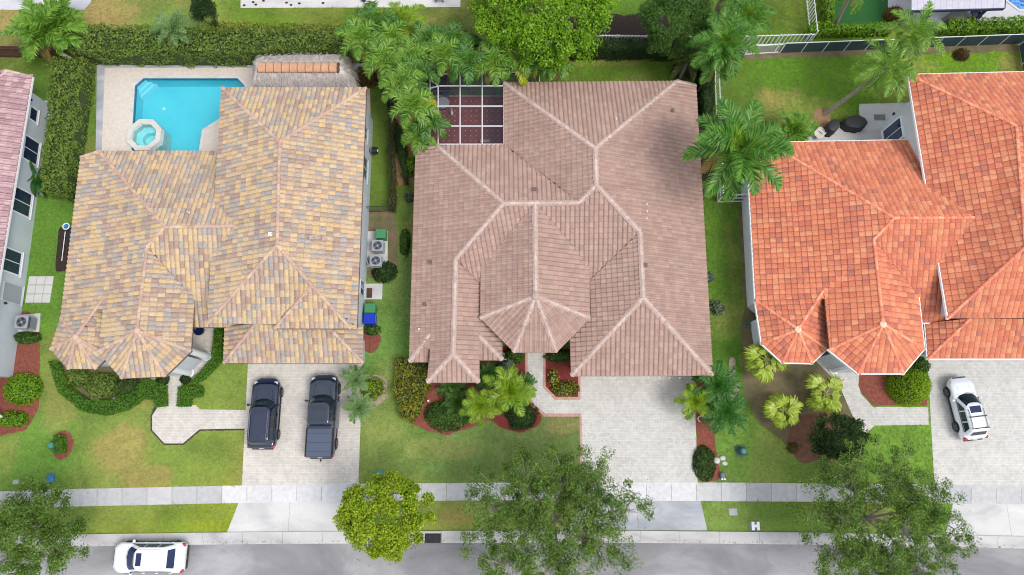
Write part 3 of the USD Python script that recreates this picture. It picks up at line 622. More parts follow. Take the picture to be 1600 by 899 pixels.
def build_roof(house, pts, faces, caps, tile, cap, mat, deck_mat, rs_seed, pick, cap_pick, mortar=None, fascia=None, eaves=(), cap_mat=None):
    W = {k: P(*v) for k, v in pts.items()}
    F_ = [Face([W[k] for k in f]) for f in faces]
    roof = obj('roof', deck(F_), 'underlay', house)
    rs = np.random.default_rng(rs_seed)
    tiles = lay_tiles(F_, *tile, pick, rs)
    area = []
    for v, f, c, cl, _ in tiles:
        q = pix(v[[0, len(v) // 3 - 1, 2 * (len(v) // 3) - 1, len(v) // 3]])
        inside = (q[:, 0].min() > 4) and (q[:, 0].max() < 1596) and (q[:, 1].min() > 4) and (q[:, 1].max() < 895)
        a = abs(np.cross(q[2] - q[0], q[3] - q[1])) / 2
        area.append(a if inside and not cl else 0)
    order = np.argsort(-np.array(area)); own = set(order[:300])
    for i in order[:300]:
        v, f, c, _, _ = tiles[i]
        obj('roof_tile', (v, f), mat, roof, tone=np.tile(c, (len(v), 1)))
    m = MB(); tn = []
    for i, (v, f, c, _, _) in enumerate(tiles):
        if i in own: continue
        m.add(v, f); tn.append(np.tile(c, (len(v), 1)))
    obj('roof_tiles', m, mat, roof, kind='stuff', tone=np.vstack(tn))
    lines = [(W[a], W[b]) for a, b in caps]
    cs = ridge_caps(lines, *cap)
    big = sorted(range(len(cs)), key=lambda i: i)[:290]
    rest = MB(); rt = []
    for i, (v, f) in enumerate(cs):
        c = cap_pick(rs)
        if i < 290: obj('ridge_cap', (v, np.vstack([f[:, [0, 1, 2]], f[:, [0, 2, 3]]])), cap_mat or mat, roof, tone=np.tile(c, (len(v), 1)))
    if mortar:
        m = MB()
        for a, b in lines:
            a, b = np.array(a), np.array(b); d = (b - a) / np.linalg.norm(b - a); x = np.cross(d, [0, 0, 1.0]); x /= np.linalg.norm(x); n = max(2, int(np.linalg.norm(b - a) / .2))
            for s_ in (-1, 1):
                pr = []
                for i in range(n + 1):
                    p = a + (b - a) * i / n; wob = rs.uniform(-.02, .02)
                    pr.append((p + x * s_ * (cap[0] * .40) + [0, 0, .075], p + x * s_ * (cap[0] / 2 + mortar + wob) + [0, 0, .035], p + x * s_ * (cap[0] / 2 + mortar + wob) + [0, 0, -.06]))
                V = np.array(pr).reshape(-1, 3)
                Q = [(3 * i + k, 3 * i + k + 1, 3 * i + k + 4, 3 * i + k + 3) for i in range(n) for k in (0, 1)]
                m.add(V, Q)
        obj('mortar_bed', m, 'mortar_pink', roof)
    if fascia:
        for path in eaves:
            m = MB()
            for a, b in zip(path[:-1], path[1:]):
                a, b = W[a], W[b]; d = b - a; nrm = np.array([d[1], -d[0], 0]) / np.linalg.norm(d[:2])
                cen = np.mean([f.V.mean(0) for f in F_], 0)
                fc = min(F_, key=lambda f: f.poly.distance(shapely.Point((a + b)[:2] / 2)) + .0 * np.linalg.norm(f.V.mean(0) - (a + b) / 2))
                if nrm[:2] @ (fc.V.mean(0)[:2] - (a + b)[:2] / 2) > 0: nrm = -nrm
                w_, h_ = fascia[1], fascia[2]
                A, B = a - d / np.linalg.norm(d) * w_, b + d / np.linalg.norm(d) * w_
                V = []
                for p in (A, B):
                    V += [p + nrm * .005 + [0, 0, fascia[3]], p + nrm * w_ + [0, 0, fascia[3]], p + nrm * w_ + [0, 0, -h_], p + nrm * .005 + [0, 0, -h_]]
                m.add(V, [(0, 1, 2, 3), (7, 6, 5, 4), (0, 4, 5, 1), (1, 5, 6, 2), (2, 6, 7, 3), (3, 7, 4, 0)])
            obj('gutter', m, fascia[0], house)
    return W, F_, roof
def walls(faces, inset, top, z0=0.0, only=None):
    g = shapely.union_all([f.poly.buffer(.03) for f in (faces if only is None else [faces[i] for i in only])]).buffer(-inset - .03, join_style=2)
    return g, MB().prism(g, z0, top)
def tones_of(cols, k=.62, jit=.07, wts=None):
    cols = [np.array(S(*c, k)) for c in cols]; wts = None if wts is None else np.array(wts) / np.sum(wts)
    def pick(rs):
        c = cols[rs.choice(len(cols), p=wts)]
        return c * (1 + rs.uniform(-jit, jit)) * (1 + rs.uniform(-jit, jit, 3) * .25)
    return pick
S_PROF = [0, .75, 1, .8, .25, .0, .0]
FLAT = [0, .25, .3, .25, 0]
LOW = [0, .7, 1, .7, 0]
ROMAN = [0, .25, .9, 1, .9, .25, 0]
def vent_box(house, px, py, z, w=.22, h=.16, mat='fascia_brown', roof=None):
    c = P(px, py, z); m = MB().box((c[0], c[1], z - .05 + h / 2), (w, w, h + .1), 0, .02).box((c[0], c[1], z + h + .01), (w * 1.25, w * 1.25, .03), 0, .008)
    obj('roof_vent', m, mat, house)
def pipe_vent(house, px, py, z, mat='white_stone'):
    c = P(px, py, z); obj('vent_pipe', MB().lathe([(.0, -.1), (.09, -.1), (.09, .12), (.06, .16), (.06, .28), (.0, .28)], c, 10), mat, house)

# ------------------------------------------------------------------ the house in the middle
def base_of(px, py): return tuple(P(px, py, 0))
hm = thing('tiled_house', 'wide house with mauve brown tile roof and pale ridges behind the empty grey driveway', 'house', base=base_of(880, 360))
M_ = dict(E1=(788, 130, 3.1), E2=(1057, 128, 3.1), E3=(1087, 135, 2.75), E4=(1113, 586, 2.75), E5=(893, 587, 2.75), E6=(889, 470, 2.78), R0=(930, 232, 5.75), R2=(932, 289, 5.75), R1=(905, 317, 5.1), R3=(1000, 362, 4.75), R4=(1005, 465, 4.75),
          V0=(788, 227, 3.1), N1=(683, 228, 3.1), M1=(787, 318, 5.1), W1=(650, 237, 2.75), W2=(640, 565, 2.75), M2=(712, 405, 4.0), M3=(708, 553, 4.0), B1=(668, 597, 3.2), B2=(748, 597, 3.2), B0=(671, 566, 3.2), H1=(673, 522, 3.25), L0=(669, 565, 2.75),
          H2=(748, 525, 3.25), J0=(747, 562, 2.75), J1=(785, 562, 2.75), J2=(785, 480, 2.76), C0=(838, 470, 2.78), OR=(836, 318, 5.1), OA=(752, 418, 3.65), OB=(751, 497, 3.6), OC=(803, 550, 3.6), OD=(869, 550, 3.6), OE=(921, 497, 3.6), OF=(920, 408, 3.65), OP=(837, 463, 5.1))
mf = [('E1', 'E2', 'R0'), ('E4', 'E3', 'E2', 'R0', 'R2', 'R3', 'R4'), ('V0', 'E1', 'R0', 'R2', 'R1'), ('N1', 'V0', 'R1', 'M1'), ('W2', 'W1', 'N1', 'M1', 'M2', 'M3', 'B1', 'B0', 'H1'), ('W2', 'L0', 'H1'), ('B1', 'B2', 'M3'),
      ('H2', 'B2', 'M3', 'M2', 'J2', 'J1'), ('J0', 'J1', 'H2'), ('J2', 'C0', 'OR', 'M1', 'M2'), ('C0', 'E6', 'R3', 'R2', 'R1', 'OR'), ('E6', 'E5', 'R4', 'R3'), ('E5', 'E4', 'R4'),
      ('OB', 'OA', 'OR', 'OP'), ('OF', 'OE', 'OP', 'OR'), ('OC', 'OB', 'OP'), ('OD', 'OC', 'OP'), ('OE', 'OD', 'OP')]
mc = [('E1', 'R0'), ('E2', 'R0'), ('E3', 'E2'), ('R0', 'R2'), ('R1', 'R2'), ('R3', 'R2'), ('R4', 'R3'), ('E5', 'R4'), ('E4', 'R4'), ('R1', 'M1'), ('N1', 'M1'), ('W1', 'N1'), ('M2', 'M1'), ('M3', 'M2'), ('B1', 'M3'), ('B2', 'M3'), ('W2', 'H1'), ('J1', 'H2'),
      ('OB', 'OP'), ('OC', 'OP'), ('OD', 'OP'), ('OE', 'OP'), ('OP', 'OR')]
mauve = tones_of([(176, 145, 133), (170, 140, 129), (181, 151, 138), (168, 139, 129), (174, 147, 136)], .80, .02)
capm = tones_of([(204, 178, 168), (197, 170, 160), (209, 185, 175)], .78, .05)
mW, mF, m_roof = build_roof(hm, M_, mf, mc, (.33, .40, S_PROF, .08, .055, .98), (.26, .42, .10), 'tile_matt', 'fascia_pink', 21, mauve, capm, mortar=.065, fascia=('fascia_pink', .05, .17, .0),
    eaves=[('E1', 'E2'), ('E3', 'E4'), ('E4', 'E5'), ('E5', 'E6'), ('W1', 'W2'), ('W2', 'L0'), ('B0', 'B1'), ('B1', 'B2'), ('B2', 'H2'), ('J0', 'J1'), ('OA', 'OB', 'OC', 'OD', 'OE', 'OF')])
g_main, mw = walls(mF, .5, 2.62, only=range(0, 13)); obj('wall', mw, 'stucco_tan', hm)
g_oct, mw = walls(mF, .45, 3.4, only=range(13, 18)); obj('entry_tower', mw, 'stucco_tan', hm)
for a, b, z in ((835, 297, 4.75), (672, 410, 3.2), (664, 476, 3.05), (1050, 174, 3.5), (1008, 415, 4.65)): vent_box(hm, a, b, z)
for a, b, z in ((655, 515, 2.95), (962, 188, 4.6), (1010, 321, 4.4), (1010, 332, 4.4), (1010, 343, 4.4)): pipe_vent(hm, a, b, z)
gd = MB(); pa, pb = np.array(P(912, 583)[:2]), np.array(P(1084, 583)[:2])
ga = g_main.bounds
fy = min(c[1] for c in np.array(g_main.exterior.coords) if 5 < c[0] < 13) - .03
for i in range(2):
    c = np.array([P(955 + i * 84, 590)[0], fy, 1.1]); 
    d = obj('garage_door', MB().box(c, (3.4, .06, 2.2), 0, .01), 'fascia_pink', hm)
    for k in range(4): obj('door_panel', MB().box(c + [0, -.035, -.82 + k * .55], (3.2, .03, .45), 0, .01), 'fascia_pink', d)
# soffit lamps along the garage eave
for a in (918, 931, 944, 962, 980, 997, 1013, 1030, 1046, 1062):
    c = P(a, 588.5, 2.72); obj('eave_clip', MB().box(c + [0, -.09, 0], (.09, .07, .06), 0, .01), 'white_stone', hm)

# ------------------------------------------------------------------ the house on the left with mixed yellow and grey tiles
hb = thing('tiled_house', 'two storey house roofed in mixed yellow, grey and mauve tiles beside the swimming pool', 'house', base=base_of(340, 380))
B_ = dict(N1=(347, 138, 4.8), N2=(572, 138, 4.8), S2=(557, 512, 4.8), S1=(325, 505, 4.8), A=(437, 222, 6.9), B=(433, 383, 6.9), D1=(430, 513, 4.75), D2=(548, 513, 4.75), C=(487, 446, 6.0), S1b=(430, 506, 4.8),
          l1=(127, 246, 2.8), l0=(155, 237, 3.05), l2=(352, 237, 3.05), LA=(258, 355, 5.5), LB=(392, 353, 5.5), LC=(230, 386, 5.0), LD=(214, 517, 5.0), ta=(96, 497, 2.8), tb=(80, 545, 2.8), tcc=(107, 576, 2.8), td=(150, 576, 2.8), te=(170, 556, 2.8), tg=(176, 478, 2.85),
          f2=(164, 463, 3.9), T1=(118, 527, 4.0), U1=(155, 549, 3.7), U2=(190, 591, 3.65), U3=(258, 588, 3.65), U4=(298, 549, 3.7), U5=(304, 467, 3.75), Q1=(304, 511, 2.9), Q2=(372, 511, 2.9),
          G1=(350, 567, 2.75), G2=(567, 567, 2.75), G3=(514, 512, 4.1), G4=(400, 505, 4.1), G5=(352, 511, 2.8), G6=(567, 512, 2.8))
bf = [('N1', 'N2', 'A'), ('N2', 'S2', 'D2', 'C', 'B', 'A'), ('S1', 'S1b', 'C', 'B'), ('D1', 'D2', 'C'), ('S1', 'N1', 'A', 'B'), ('ta', 'l1', 'l0', 'LA', 'LC', 'LD', 'U1', 'f2', 'T1'), ('l0', 'l2', 'LB', 'LA'), ('Q1', 'Q2', 'LB', 'LA', 'LC', 'U5'),
      ('U4', 'U5', 'LC', 'LD'), ('U1', 'U2', 'LD'), ('U2', 'U3', 'LD'), ('U3', 'U4', 'LD'), ('ta', 'tb', 'T1'), ('tb', 'tcc', 'T1'), ('tcc', 'td', 'T1'), ('td', 'te', 'T1'), ('te', 'tg', 'f2', 'T1'), ('G1', 'G2', 'G3', 'G4'), ('G5', 'G1', 'G4'), ('G2', 'G6', 'G3')]
bc = [('N1', 'A'), ('N2', 'A'), ('B', 'A'), ('S1', 'B'), ('C', 'B'), ('D1', 'C'), ('D2', 'C'), ('l0', 'LA'), ('l1', 'l0'), ('LA', 'LB'), ('LC', 'LA'), ('LD', 'LC'), ('U1', 'LD'), ('U2', 'LD'), ('U3', 'LD'), ('U4', 'LD'), ('ta', 'T1'), ('tb', 'T1'), ('tcc', 'T1'), ('td', 'T1'), ('te', 'T1'), ('T1', 'f2'), ('G1', 'G4'), ('G2', 'G3')]
mixt = tones_of([(214, 184, 140), (219, 189, 148), (206, 180, 150), (184, 172, 162), (174, 166, 160), (190, 164, 148), (178, 152, 140), (210, 186, 156)],   .72, .035, [12, 8, 18, 13, 8, 18, 9, 14])
capb = tones_of([(196, 164, 148), (206, 178, 154), (188, 156, 142)], .80, .05)
bW, bF, b_roof = build_roof(hb, B_, bf, bc, (.33, .46, ROMAN, .07, .05, .95), (.26, .42, .09), 'tile_glazed', 'fascia_brown', 22, mixt, capb, fascia=('fascia_brown', .05, .17, .0),
    eaves=[('N1', 'N2'), ('N2', 'S2'), ('D1', 'D2'), ('S1', 'N1'), ('l1', 'ta', 'tb', 'tcc', 'td', 'te'), ('l0', 'l2'), ('f2', 'U1', 'U2', 'U3', 'U4', 'U5'), ('Q1', 'Q2'), ('G1', 'G2')])
ea, eb = P(583, 190)[:2], P(569.5, 500)[:2]
gR = Polygon([ea + [0, 0], np.array([ea[0], P(400, 150, 4.8)[1]]), np.array([bW['N1'][0] + .45, P(400, 150, 4.8)[1]]), np.array([bW['S1'][0] + .45, bW['S1'][1] + .45]), np.array([eb[0], bW['S2'][1] + .45])])
obj('wall', MB().prism(gR, 0, 4.66), 'stucco_blue', hb)
gL, mw = walls(bF, .45, 2.66, only=[5, 6, 7]); obj('wall', mw, 'stucco_blue', hb)
for ids, nm, tp in (([9, 10, 11], 'turret_wall', 3.5), ([12, 13, 14, 15, 16], 'turret_wall', 2.66)):
    g_, mw = walls(bF, .45, tp, only=ids); obj(nm, mw, 'stucco_blue', hb)
g_, mw = walls(bF, .45, 2.6, only=[17, 18, 19]); obj('garage_wall', mw, 'stucco_blue', hb)
for a, b, z in ((423, 367, 6.7), (487, 372, 6.2), (507, 374, 5.9)): vent_box(hb, a, b, z, .24, .12, 'white_stone' if a == 423 else 'mortar_pink')
for a, b, z in ((296, 333, 5.1), (125, 408, 3.3)): pipe_vent(hb, a, b, z, 'white_stone')
def wall_window(house, corners, a, b, frame='white_paint', glass='glass_dark', out=None, mull=1, fw=.07, bars=True):
    """A window in the upright wall through a and b, its corners given by where they are seen."""
    c = np.array([on_wall(x, y, a, b) for x, y in corners]); d = np.array([b[0] - a[0], b[1] - a[1], 0]); d /= np.linalg.norm(d); n = np.array([d[1], -d[0], 0])
    if out is not None and n @ np.array([*out, 0]) < 0: n = -n
    t = (c - np.array([a[0], a[1], 0])) @ d; t0, t1, z0, z1 = t.min(), t.max(), max(c[:, 2].min(), .05), c[:, 2].max()
    def pt(u, z, o): return np.array([a[0], a[1], 0]) + d * u + n * o + [0, 0, z]
    m = MB()
    for u0, u1, q0, q1 in ((t0, t1, z0, z0 + fw), (t0, t1, z1 - fw, z1), (t0, t0 + fw, z0 + fw, z1 - fw), (t1 - fw, t1, z0 + fw, z1 - fw)):
        m.box((pt(u0, q0, .03) + pt(u1, q1, .03)) / 2, (u1 - u0, .08, q1 - q0), math.atan2(d[1], d[0]))
    w_ = obj('window', m, frame, house)
    n_ = mull + 1; uw = (t1 - t0 - 2 * fw)
    for i in range(n_):
        u0, u1 = t0 + fw + uw * i / n_, t0 + fw + uw * (i + 1) / n_
        obj('pane', MB().box((pt(u0, z0 + fw, .012) + pt(u1, z1 - fw, .012)) / 2, (u1 - u0 - .01, .016, z1 - z0 - 2 * fw), math.atan2(d[1], d[0])), glass, w_)
        if i: obj('mullion', MB().box((pt(u0, z0 + fw, .03) + pt(u0, z1 - fw, .03)) / 2, (.05, .05, z1 - z0 - 2 * fw), math.atan2(d[1], d[0])), frame, w_)
    obj('sill', MB().box((pt(t0 - .06, z0 - .04, .05) + pt(t1 + .06, z0 - .04, .05)) / 2, (t1 - t0 + .12, .12, .07), math.atan2(d[1], d[0]), .01), frame, w_)
    return w_
for q in ([(569, 202), (573, 202), (573, 217), (569, 217)], [(566.5, 248), (573, 250), (573, 276), (566.5, 276)], [(562.5, 440), (568.5, 442), (568.5, 460), (562.5, 460)]):
    wall_window(hb, q, ea, eb, 'stucco_blue', 'glass_dark', (1, 0))
for a0, a1 in (((288, 540), (325, 557)), ((268, 578), (297, 583))):   # the entry columns
    foot = P(*a1, 0.0); m = MB().lathe([(.0, .02), (.36, .02), (.36, .14), (.27, .2), (.25, .4), (.23, 2.9), (.27, 3.1), (.32, 3.2), (.32, 3.42), (0, 3.42)], foot, 20)
    obj('column', m, 'white_paint', hb, smooth=40)

# ------------------------------------------------------------------ the house on the right with orange tiles
hr = thing('tiled_house', 'two storey house with orange terracotta tile roof and white gutters at the right', 'house', base=base_of(1400, 360))
R_ = dict(N1=(1420, 118, 4.8), N2=(1770, 110, 4.8), S2=(1760, 496, 4.8), S1=(1482, 497, 4.8), a=(1588, 197, 7.5), b=(1602, 386, 7.5), a2=(1640, 197, 7.5), b2=(1650, 386, 7.5),
          L1=(1200, 224, 3.0), L2=(1428, 220, 3.0), LW=(1168, 232, 2.8), W2=(1181, 470, 2.8), p=(1397, 341, 5.95), q=(1545, 340, 5.95), r=(1365, 375, 5.4), s=(1380, 507, 5.4), tb=(1191, 537, 2.8), tc=(1223, 566, 2.8), td=(1268, 567, 2.8), te=(1291, 545, 2.8), tg=(1300, 458, 2.85), f=(1286, 455, 4.1), T1=(1247, 515, 4.1),
          f0=(1288, 466, 3.9), U1=(1296, 547, 3.8), U2=(1341, 583, 3.75), U3=(1411, 583, 3.75), U4=(1443, 545, 3.8), U5=(1434, 463, 3.85), Q1=(1441, 504, 2.9), Q2=(1500, 503, 2.9), G1=(1450, 560, 2.75), G2=(1760, 560, 2.75), G3=(1760, 500, 4.1), G4=(1516, 498, 4.1), G5=(1446, 506, 2.8))
rf = [('N1', 'N2', 'a2', 'a'), ('S1', 'N1', 'a', 'b'), ('S1', 'S2', 'b2', 'b'), ('S2', 'N2', 'a2', 'b2'), ('a', 'b', 'b2', 'a2'), ('W2', 'LW', 'L1', 'p', 'r', 's', 'U1', 'f0', 'f', 'T1'), ('L1', 'L2', 'q', 'p'), ('Q1', 'Q2', 'q', 'p', 'r', 'U5'), ('U4', 'U5', 'r', 's'), ('U1', 'U2', 's'), ('U2', 'U3', 's'), ('U3', 'U4', 's'),
      ('W2', 'tb', 'T1'), ('tb', 'tc', 'T1'), ('tc', 'td', 'T1'), ('td', 'te', 'T1'), ('te', 'tg', 'f', 'T1'), ('G1', 'G2', 'G3', 'G4'), ('G5', 'G1', 'G4')]
rc = [('N1', 'a'), ('b', 'a'), ('S1', 'b'), ('L1', 'p'), ('LW', 'L1'), ('p', 'q'), ('r', 'p'), ('s', 'r'), ('U1', 's'), ('U2', 's'), ('U3', 's'), ('U4', 's'), ('W2', 'T1'), ('tb', 'T1'), ('tc', 'T1'), ('td', 'T1'), ('te', 'T1'), ('T1', 'f'), ('G1', 'G4')]
terra = tones_of([(234, 146, 110), (228, 136, 102), (220, 126, 98), (238, 154, 116), (210, 126, 104), (200, 124, 106), (232, 140, 108), (240, 160, 122)], .66, .035, [18, 18, 13, 10, 9, 5, 16, 7])
capr = tones_of([(240, 148, 118), (232, 134, 108), (246, 164, 130)], .80, .05)
rW, rF, r_roof = build_roof(hr, R_, rf, rc, (.38, .41, LOW, .05, .055, .955), (.22, .42, .085), 'tile_glazed', 'fascia_brown', 23, terra, capr, fascia=('white_paint', .11, .16, .03),
    eaves=[('N1', 'N2'), ('N1', 'S1'), ('S1', 'S2'), ('LW', 'W2', 'tb', 'tc', 'td', 'te'), ('L1', 'L2'), ('f0', 'U1', 'U2', 'U3', 'U4', 'U5'), ('Q1', 'Q2'), ('G1', 'G2'), ('G1', 'G5')])
nw = P(1377, 197)[:2]; 
gU = Polygon([nw, (rW['N2'][0], nw[1]), (rW['S2'][0], rW['S2'][1] + .4), (rW['S1'][0] - .45 + 1.0, rW['S1'][1] + .45), (rW['S1'][0] + .5, rW['S1'][1] + .5), (nw[0] + .1, P(1420, 300, 0)[1])]).buffer(0)
obj('wall', MB().prism(gU, 0, 4.66), 'stucco_white', hr)
gL2, mw = walls(rF, .32, 2.66, only=[5, 6, 7]); obj('wall', mw, 'stucco_white', hr)
for ids, nm, tp in (([9, 10, 11], 'turret_wall', 3.6), ([12, 13, 14, 15, 16], 'turret_wall', 2.66), ([17, 18], 'garage_wall', 2.6)):
    g_, mw = walls(rF, .4, tp, only=ids); obj(nm, mw, 'stucco_white', hr)
wa, wb = nw, np.array([nw[0] + .1, P(1420, 300, 0)[1]])
wall_window(hr, [(1378, 212), (1408, 180), (1408, 218), (1380, 218)], wa, wb, 'white_paint', 'glass_dark', (-1, 0), 1, .12)
foot = P(1302, 578); obj('column', MB().lathe([(.0, .02), (.36, .02), (.36, .14), (.27, .2), (.25, .4), (.23, 3.0), (.27, 3.2), (.32, 3.3), (.32, 3.55), (0, 3.55)], foot, 20), 'white_paint', hr, smooth=40)
for s_ in ('T1', 's'):
    c = rW[s_]; obj('ridge_end', MB().lathe([(.24, .0), (.21, .07), (.1, .1), (0, .11)], c, 12), 'mortar_peach', r_roof, smooth=60)
for s_ in ('LD', 'T1'):
    obj('ridge_end', MB().lathe([(.22, .0), (.2, .08), (.1, .12), (0, .13)], bW[s_], 12), 'clay_dull', b_roof, smooth=60)
obj('ridge_end', MB().lathe([(.3, -.02), (.28, .1), (.15, .17), (0, .19)], mW['OP'], 12), 'mortar_pink', m_roof, smooth=60)

# ------------------------------------------------------------------ the house cut by the left edge
hl = thing('tiled_house', 'pale blue house with pinkish tile roof and side windows, at the left edge', 'house', base=base_of(-60, 360))
L_ = dict(e2=(-62, 800, 3.3), e1=(50, 121, 3.3), n1=(11, 111, 3.75), n0=(-260, 118, 3.75), r1=(-140, 230, 5.6), r2=(-230, 800, 5.6))
lf_ = [('e2', 'e1', 'n1', 'r1', 'r2'), ('n1', 'n0', 'r1')]
pink = tones_of([(206, 172, 176), (196, 160, 166), (214, 182, 184), (188, 154, 160)], .70, .04)
lW, lF, l_roof = build_roof(hl, L_, lf_, [('n1', 'r1'), ('r1', 'r2'), ('e1', 'n1')], (.44, .40, S_PROF, .16, .03, .93), (.26, .42, .09), 'tile_matt', 'fascia_pink', 24, pink, capm, fascia=('white_paint', .06, .17, .0), eaves=[('e1', 'e2')])
la, lb = P(78, 165)[:2], P(20, 590)[:2]
gW = Polygon([la, lb, P(-300, 590)[:2], P(-300, 165)[:2]])
obj('wall', MB().prism(gW, 0, 3.18), 'stucco_blue', hl)
for q, mu in (([(46, 168), (58, 172), (58, 187), (46, 187)], 0), ([(37, 220), (59, 222), (59, 249), (37, 249)], 1), ([(21, 300), (47, 302), (47, 331), (21, 331)], 1), ([(5, 392), (31, 394), (31, 424), (5, 424)], 1)):
    wall_window(hl, q, la, lb, 'white_paint', 'glass_dark', (1, 0), mu, .1)
wall_window(hl, [(5, 446), (33, 448), (33, 470), (5, 470)], la, lb, 'stucco_white', 'ac_grey', (1, 0), 0, .05)
obj('wall_lamp', MB().box(on_wall(47, 156, la, lb) + [.08, 0, 0], (.14, .14, .22), 0, .03), 'black_plastic', hl)
obj('wall_lamp', MB().box(on_wall(7, 474, la, lb) + [.08, 0, 0], (.14, .14, .22), 0, .03), 'black_plastic', hl)
# ================================================================== plants
def unit(v): return v / np.maximum(np.linalg.norm(v, axis=-1, keepdims=True), 1e-9)
def leaf_cloud(C, N, size, rs, elong=1.8, jit=.6, szvar=.35):
    """One small folded leaf at each point C, facing roughly N."""
    n = len(C)
    nn = unit(N + rs.normal(0, jit, (n, 3)))
    t = unit(np.cross(nn, rs.normal(0, 1, (n, 3)))); b = np.cross(nn, t)
    L = size * (1 + rs.uniform(-szvar, szvar, (n, 1))); Wd = L / elong
    V = np.stack([C - t * L / 2, C + b * Wd / 2 + nn * L * .06, C + t * L / 2 - nn * L * .08, C - b * Wd / 2 + nn * L * .06], 1).reshape(-1, 3)
    i = np.arange(n) * 4
    return V, np.vstack([np.stack([i, i + 1, i + 2], 1), np.stack([i, i + 2, i + 3], 1)])
def hedge(name, px, h, label, cat, leaf, size=.13, dens=170, group=None, wob=.14, seed=0, dense_side=True, twig='mulch_dark'):
    rs = np.random.default_rng(seed + 100)
    g = px if isinstance(px, shapely.Geometry) else Polygon(PL(px)).buffer(0)
    c = g.centroid; t = thing(name, label, cat, group, base=(c.x, c.y, 0))
    core = g.buffer(-.14)
    if core.is_empty or core.area < .3 * g.area: core = g.buffer(-.05)
    obj('inner_twigs', MB().prism(core, 0, max(h - .12 - wob * min(1, h), .06)), 'hedge_core', t)
    x0, y0, x1, y1 = g.bounds; n = int(dens * (x1 - x0) * (y1 - y0))
    p = np.stack([rs.uniform(x0, x1, n), rs.uniform(y0, y1, n)], 1); p = p[shapely.contains_xy(g, p[:, 0], p[:, 1])]
    zz = h + (meshkit.fbm(np.c_[p * 1.1, np.zeros(len(p))], 3, seed) - .55) * 2.2 * wob * min(1, h) + rs.normal(0, .03, len(p))
    Cs = [np.c_[p, zz]]; Ns = [np.tile([0, 0, 1.0], (len(p), 1))]
    for q in getattr(g, 'geoms', [g]):
        L = q.exterior.length; m = int(dens * 1.0 * L * h)
        s = rs.uniform(0, L, m); e = np.array([q.exterior.interpolate(a).coords[0] for a in s]); e2 = np.array([q.exterior.interpolate((a + .05) % L).coords[0] for a in s])
        d = unit(np.c_[e2 - e, np.zeros(m)]); nr = np.stack([d[:, 1], -d[:, 0], np.zeros(m)], 1)
        if shapely.geometry.polygon.orient(q).exterior.is_ccw != q.exterior.is_ccw: nr = -nr
        z = rs.uniform(.02, h, m); off = (meshkit.fbm(np.c_[e * 1.5, z[:, None]], 3, seed + 4) - .6) * 2 * wob + rs.normal(0, .03, m)
        Cs.append(np.c_[e, z] + nr * off[:, None]); Ns.append(nr + [0, 0, .35])
    obj('foliage', leaf_cloud(np.vstack(Cs), np.vstack(Ns), size, rs, 1.7, .55), leaf, t)
    return t
plain('hedge_core', S(64, 84, 36), .95)
def mound(name, px, py, rx, ry, h, label, cat, leaf, size=.165, dens=230, group=None, seed=0, lump=.25, rot=0.0, z0=0.0, jit=.6, elong=1.7, more=None):
    """A rounded shrub: rx, ry in metres."""
    rs = np.random.default_rng(seed + 500)
    c = P(px, py, h * .6); base = np.array([c[0], c[1], z0])
    t = thing(name, label, cat, group, base=base)
    n = int(dens * (PI * rx * ry + 1.2 * h * (rx + ry)))
    d = unit(rs.normal(0, 1, (n, 3))); d[:, 2] = np.abs(d[:, 2]) * 1.15 - .12; d = unit(d)
    r = 1 + (meshkit.fbm(d * 2.1 + seed * 3.7, 3, seed) - .5) * 2 * lump + rs.normal(0, .035, n) - np.abs(rs.normal(0, .06, n))
    q = d * r[:, None] * [rx, ry, h]
    cr, sr = math.cos(rot), math.sin(rot); R = np.array([[cr, -sr, 0], [sr, cr, 0], [0, 0, 1]])
    q = q @ R.T; q[:, 2] = np.maximum(q[:, 2], .04)
    N = unit((d / [rx, ry, h]) @ R.T)
    core = MB().lathe([(.80 * math.cos(a), .84 * h * math.sin(a)) for a in np.linspace(0, PI / 2, 6)], (0, 0, 0), 16)
    v, f = core.get(); v = v * [rx, ry, 1] @ R.T
    obj('inner_twigs', (v + base, f), 'hedge_core', t)
    obj('foliage', (lambda vf: (vf[0] + base, vf[1]))(leaf_cloud(q, N, size, rs, elong, jit)), leaf, t)
    return t
def limbs(m, base, tips, r0, rs, trunk_h, bend=.25):
    """Trunk, limbs and branches reaching the tips of the crown."""
    top = base + [0, 0, trunk_h]
    m.tube([base + [0, 0, -.05], base + [.02, .01, trunk_h * .5], top], [r0 * 1.25, r0, r0 * .92], 9)
    k = max(4, min(9, len(tips) // 18))
    from scipy.cluster.vq import kmeans2
    cen, lab = kmeans2(tips, k, seed=3, minit='++')
    for i in range(k):
        sub = tips[lab == i]
        if not len(sub): continue
        mid = top + (cen[i] - top) * .6 + rs.normal(0, bend, 3) * [1, 1, .4]
        m.tube([top - [0, 0, .15], top + (mid - top) * .5 + [0, 0, -.08 * np.linalg.norm(mid - top)], mid, cen[i]], [r0 * .6, r0 * .42, r0 * .3, r0 * .2], 6)
        for q in sub:
            s = mid + (cen[i] - mid) * rs.uniform(0, 1); w_ = (s + q) / 2 + rs.normal(0, bend * .5, 3)
            m.tube([s, w_, q], [r0 * .16, r0 * .1, r0 * .035], 4, cap=False)
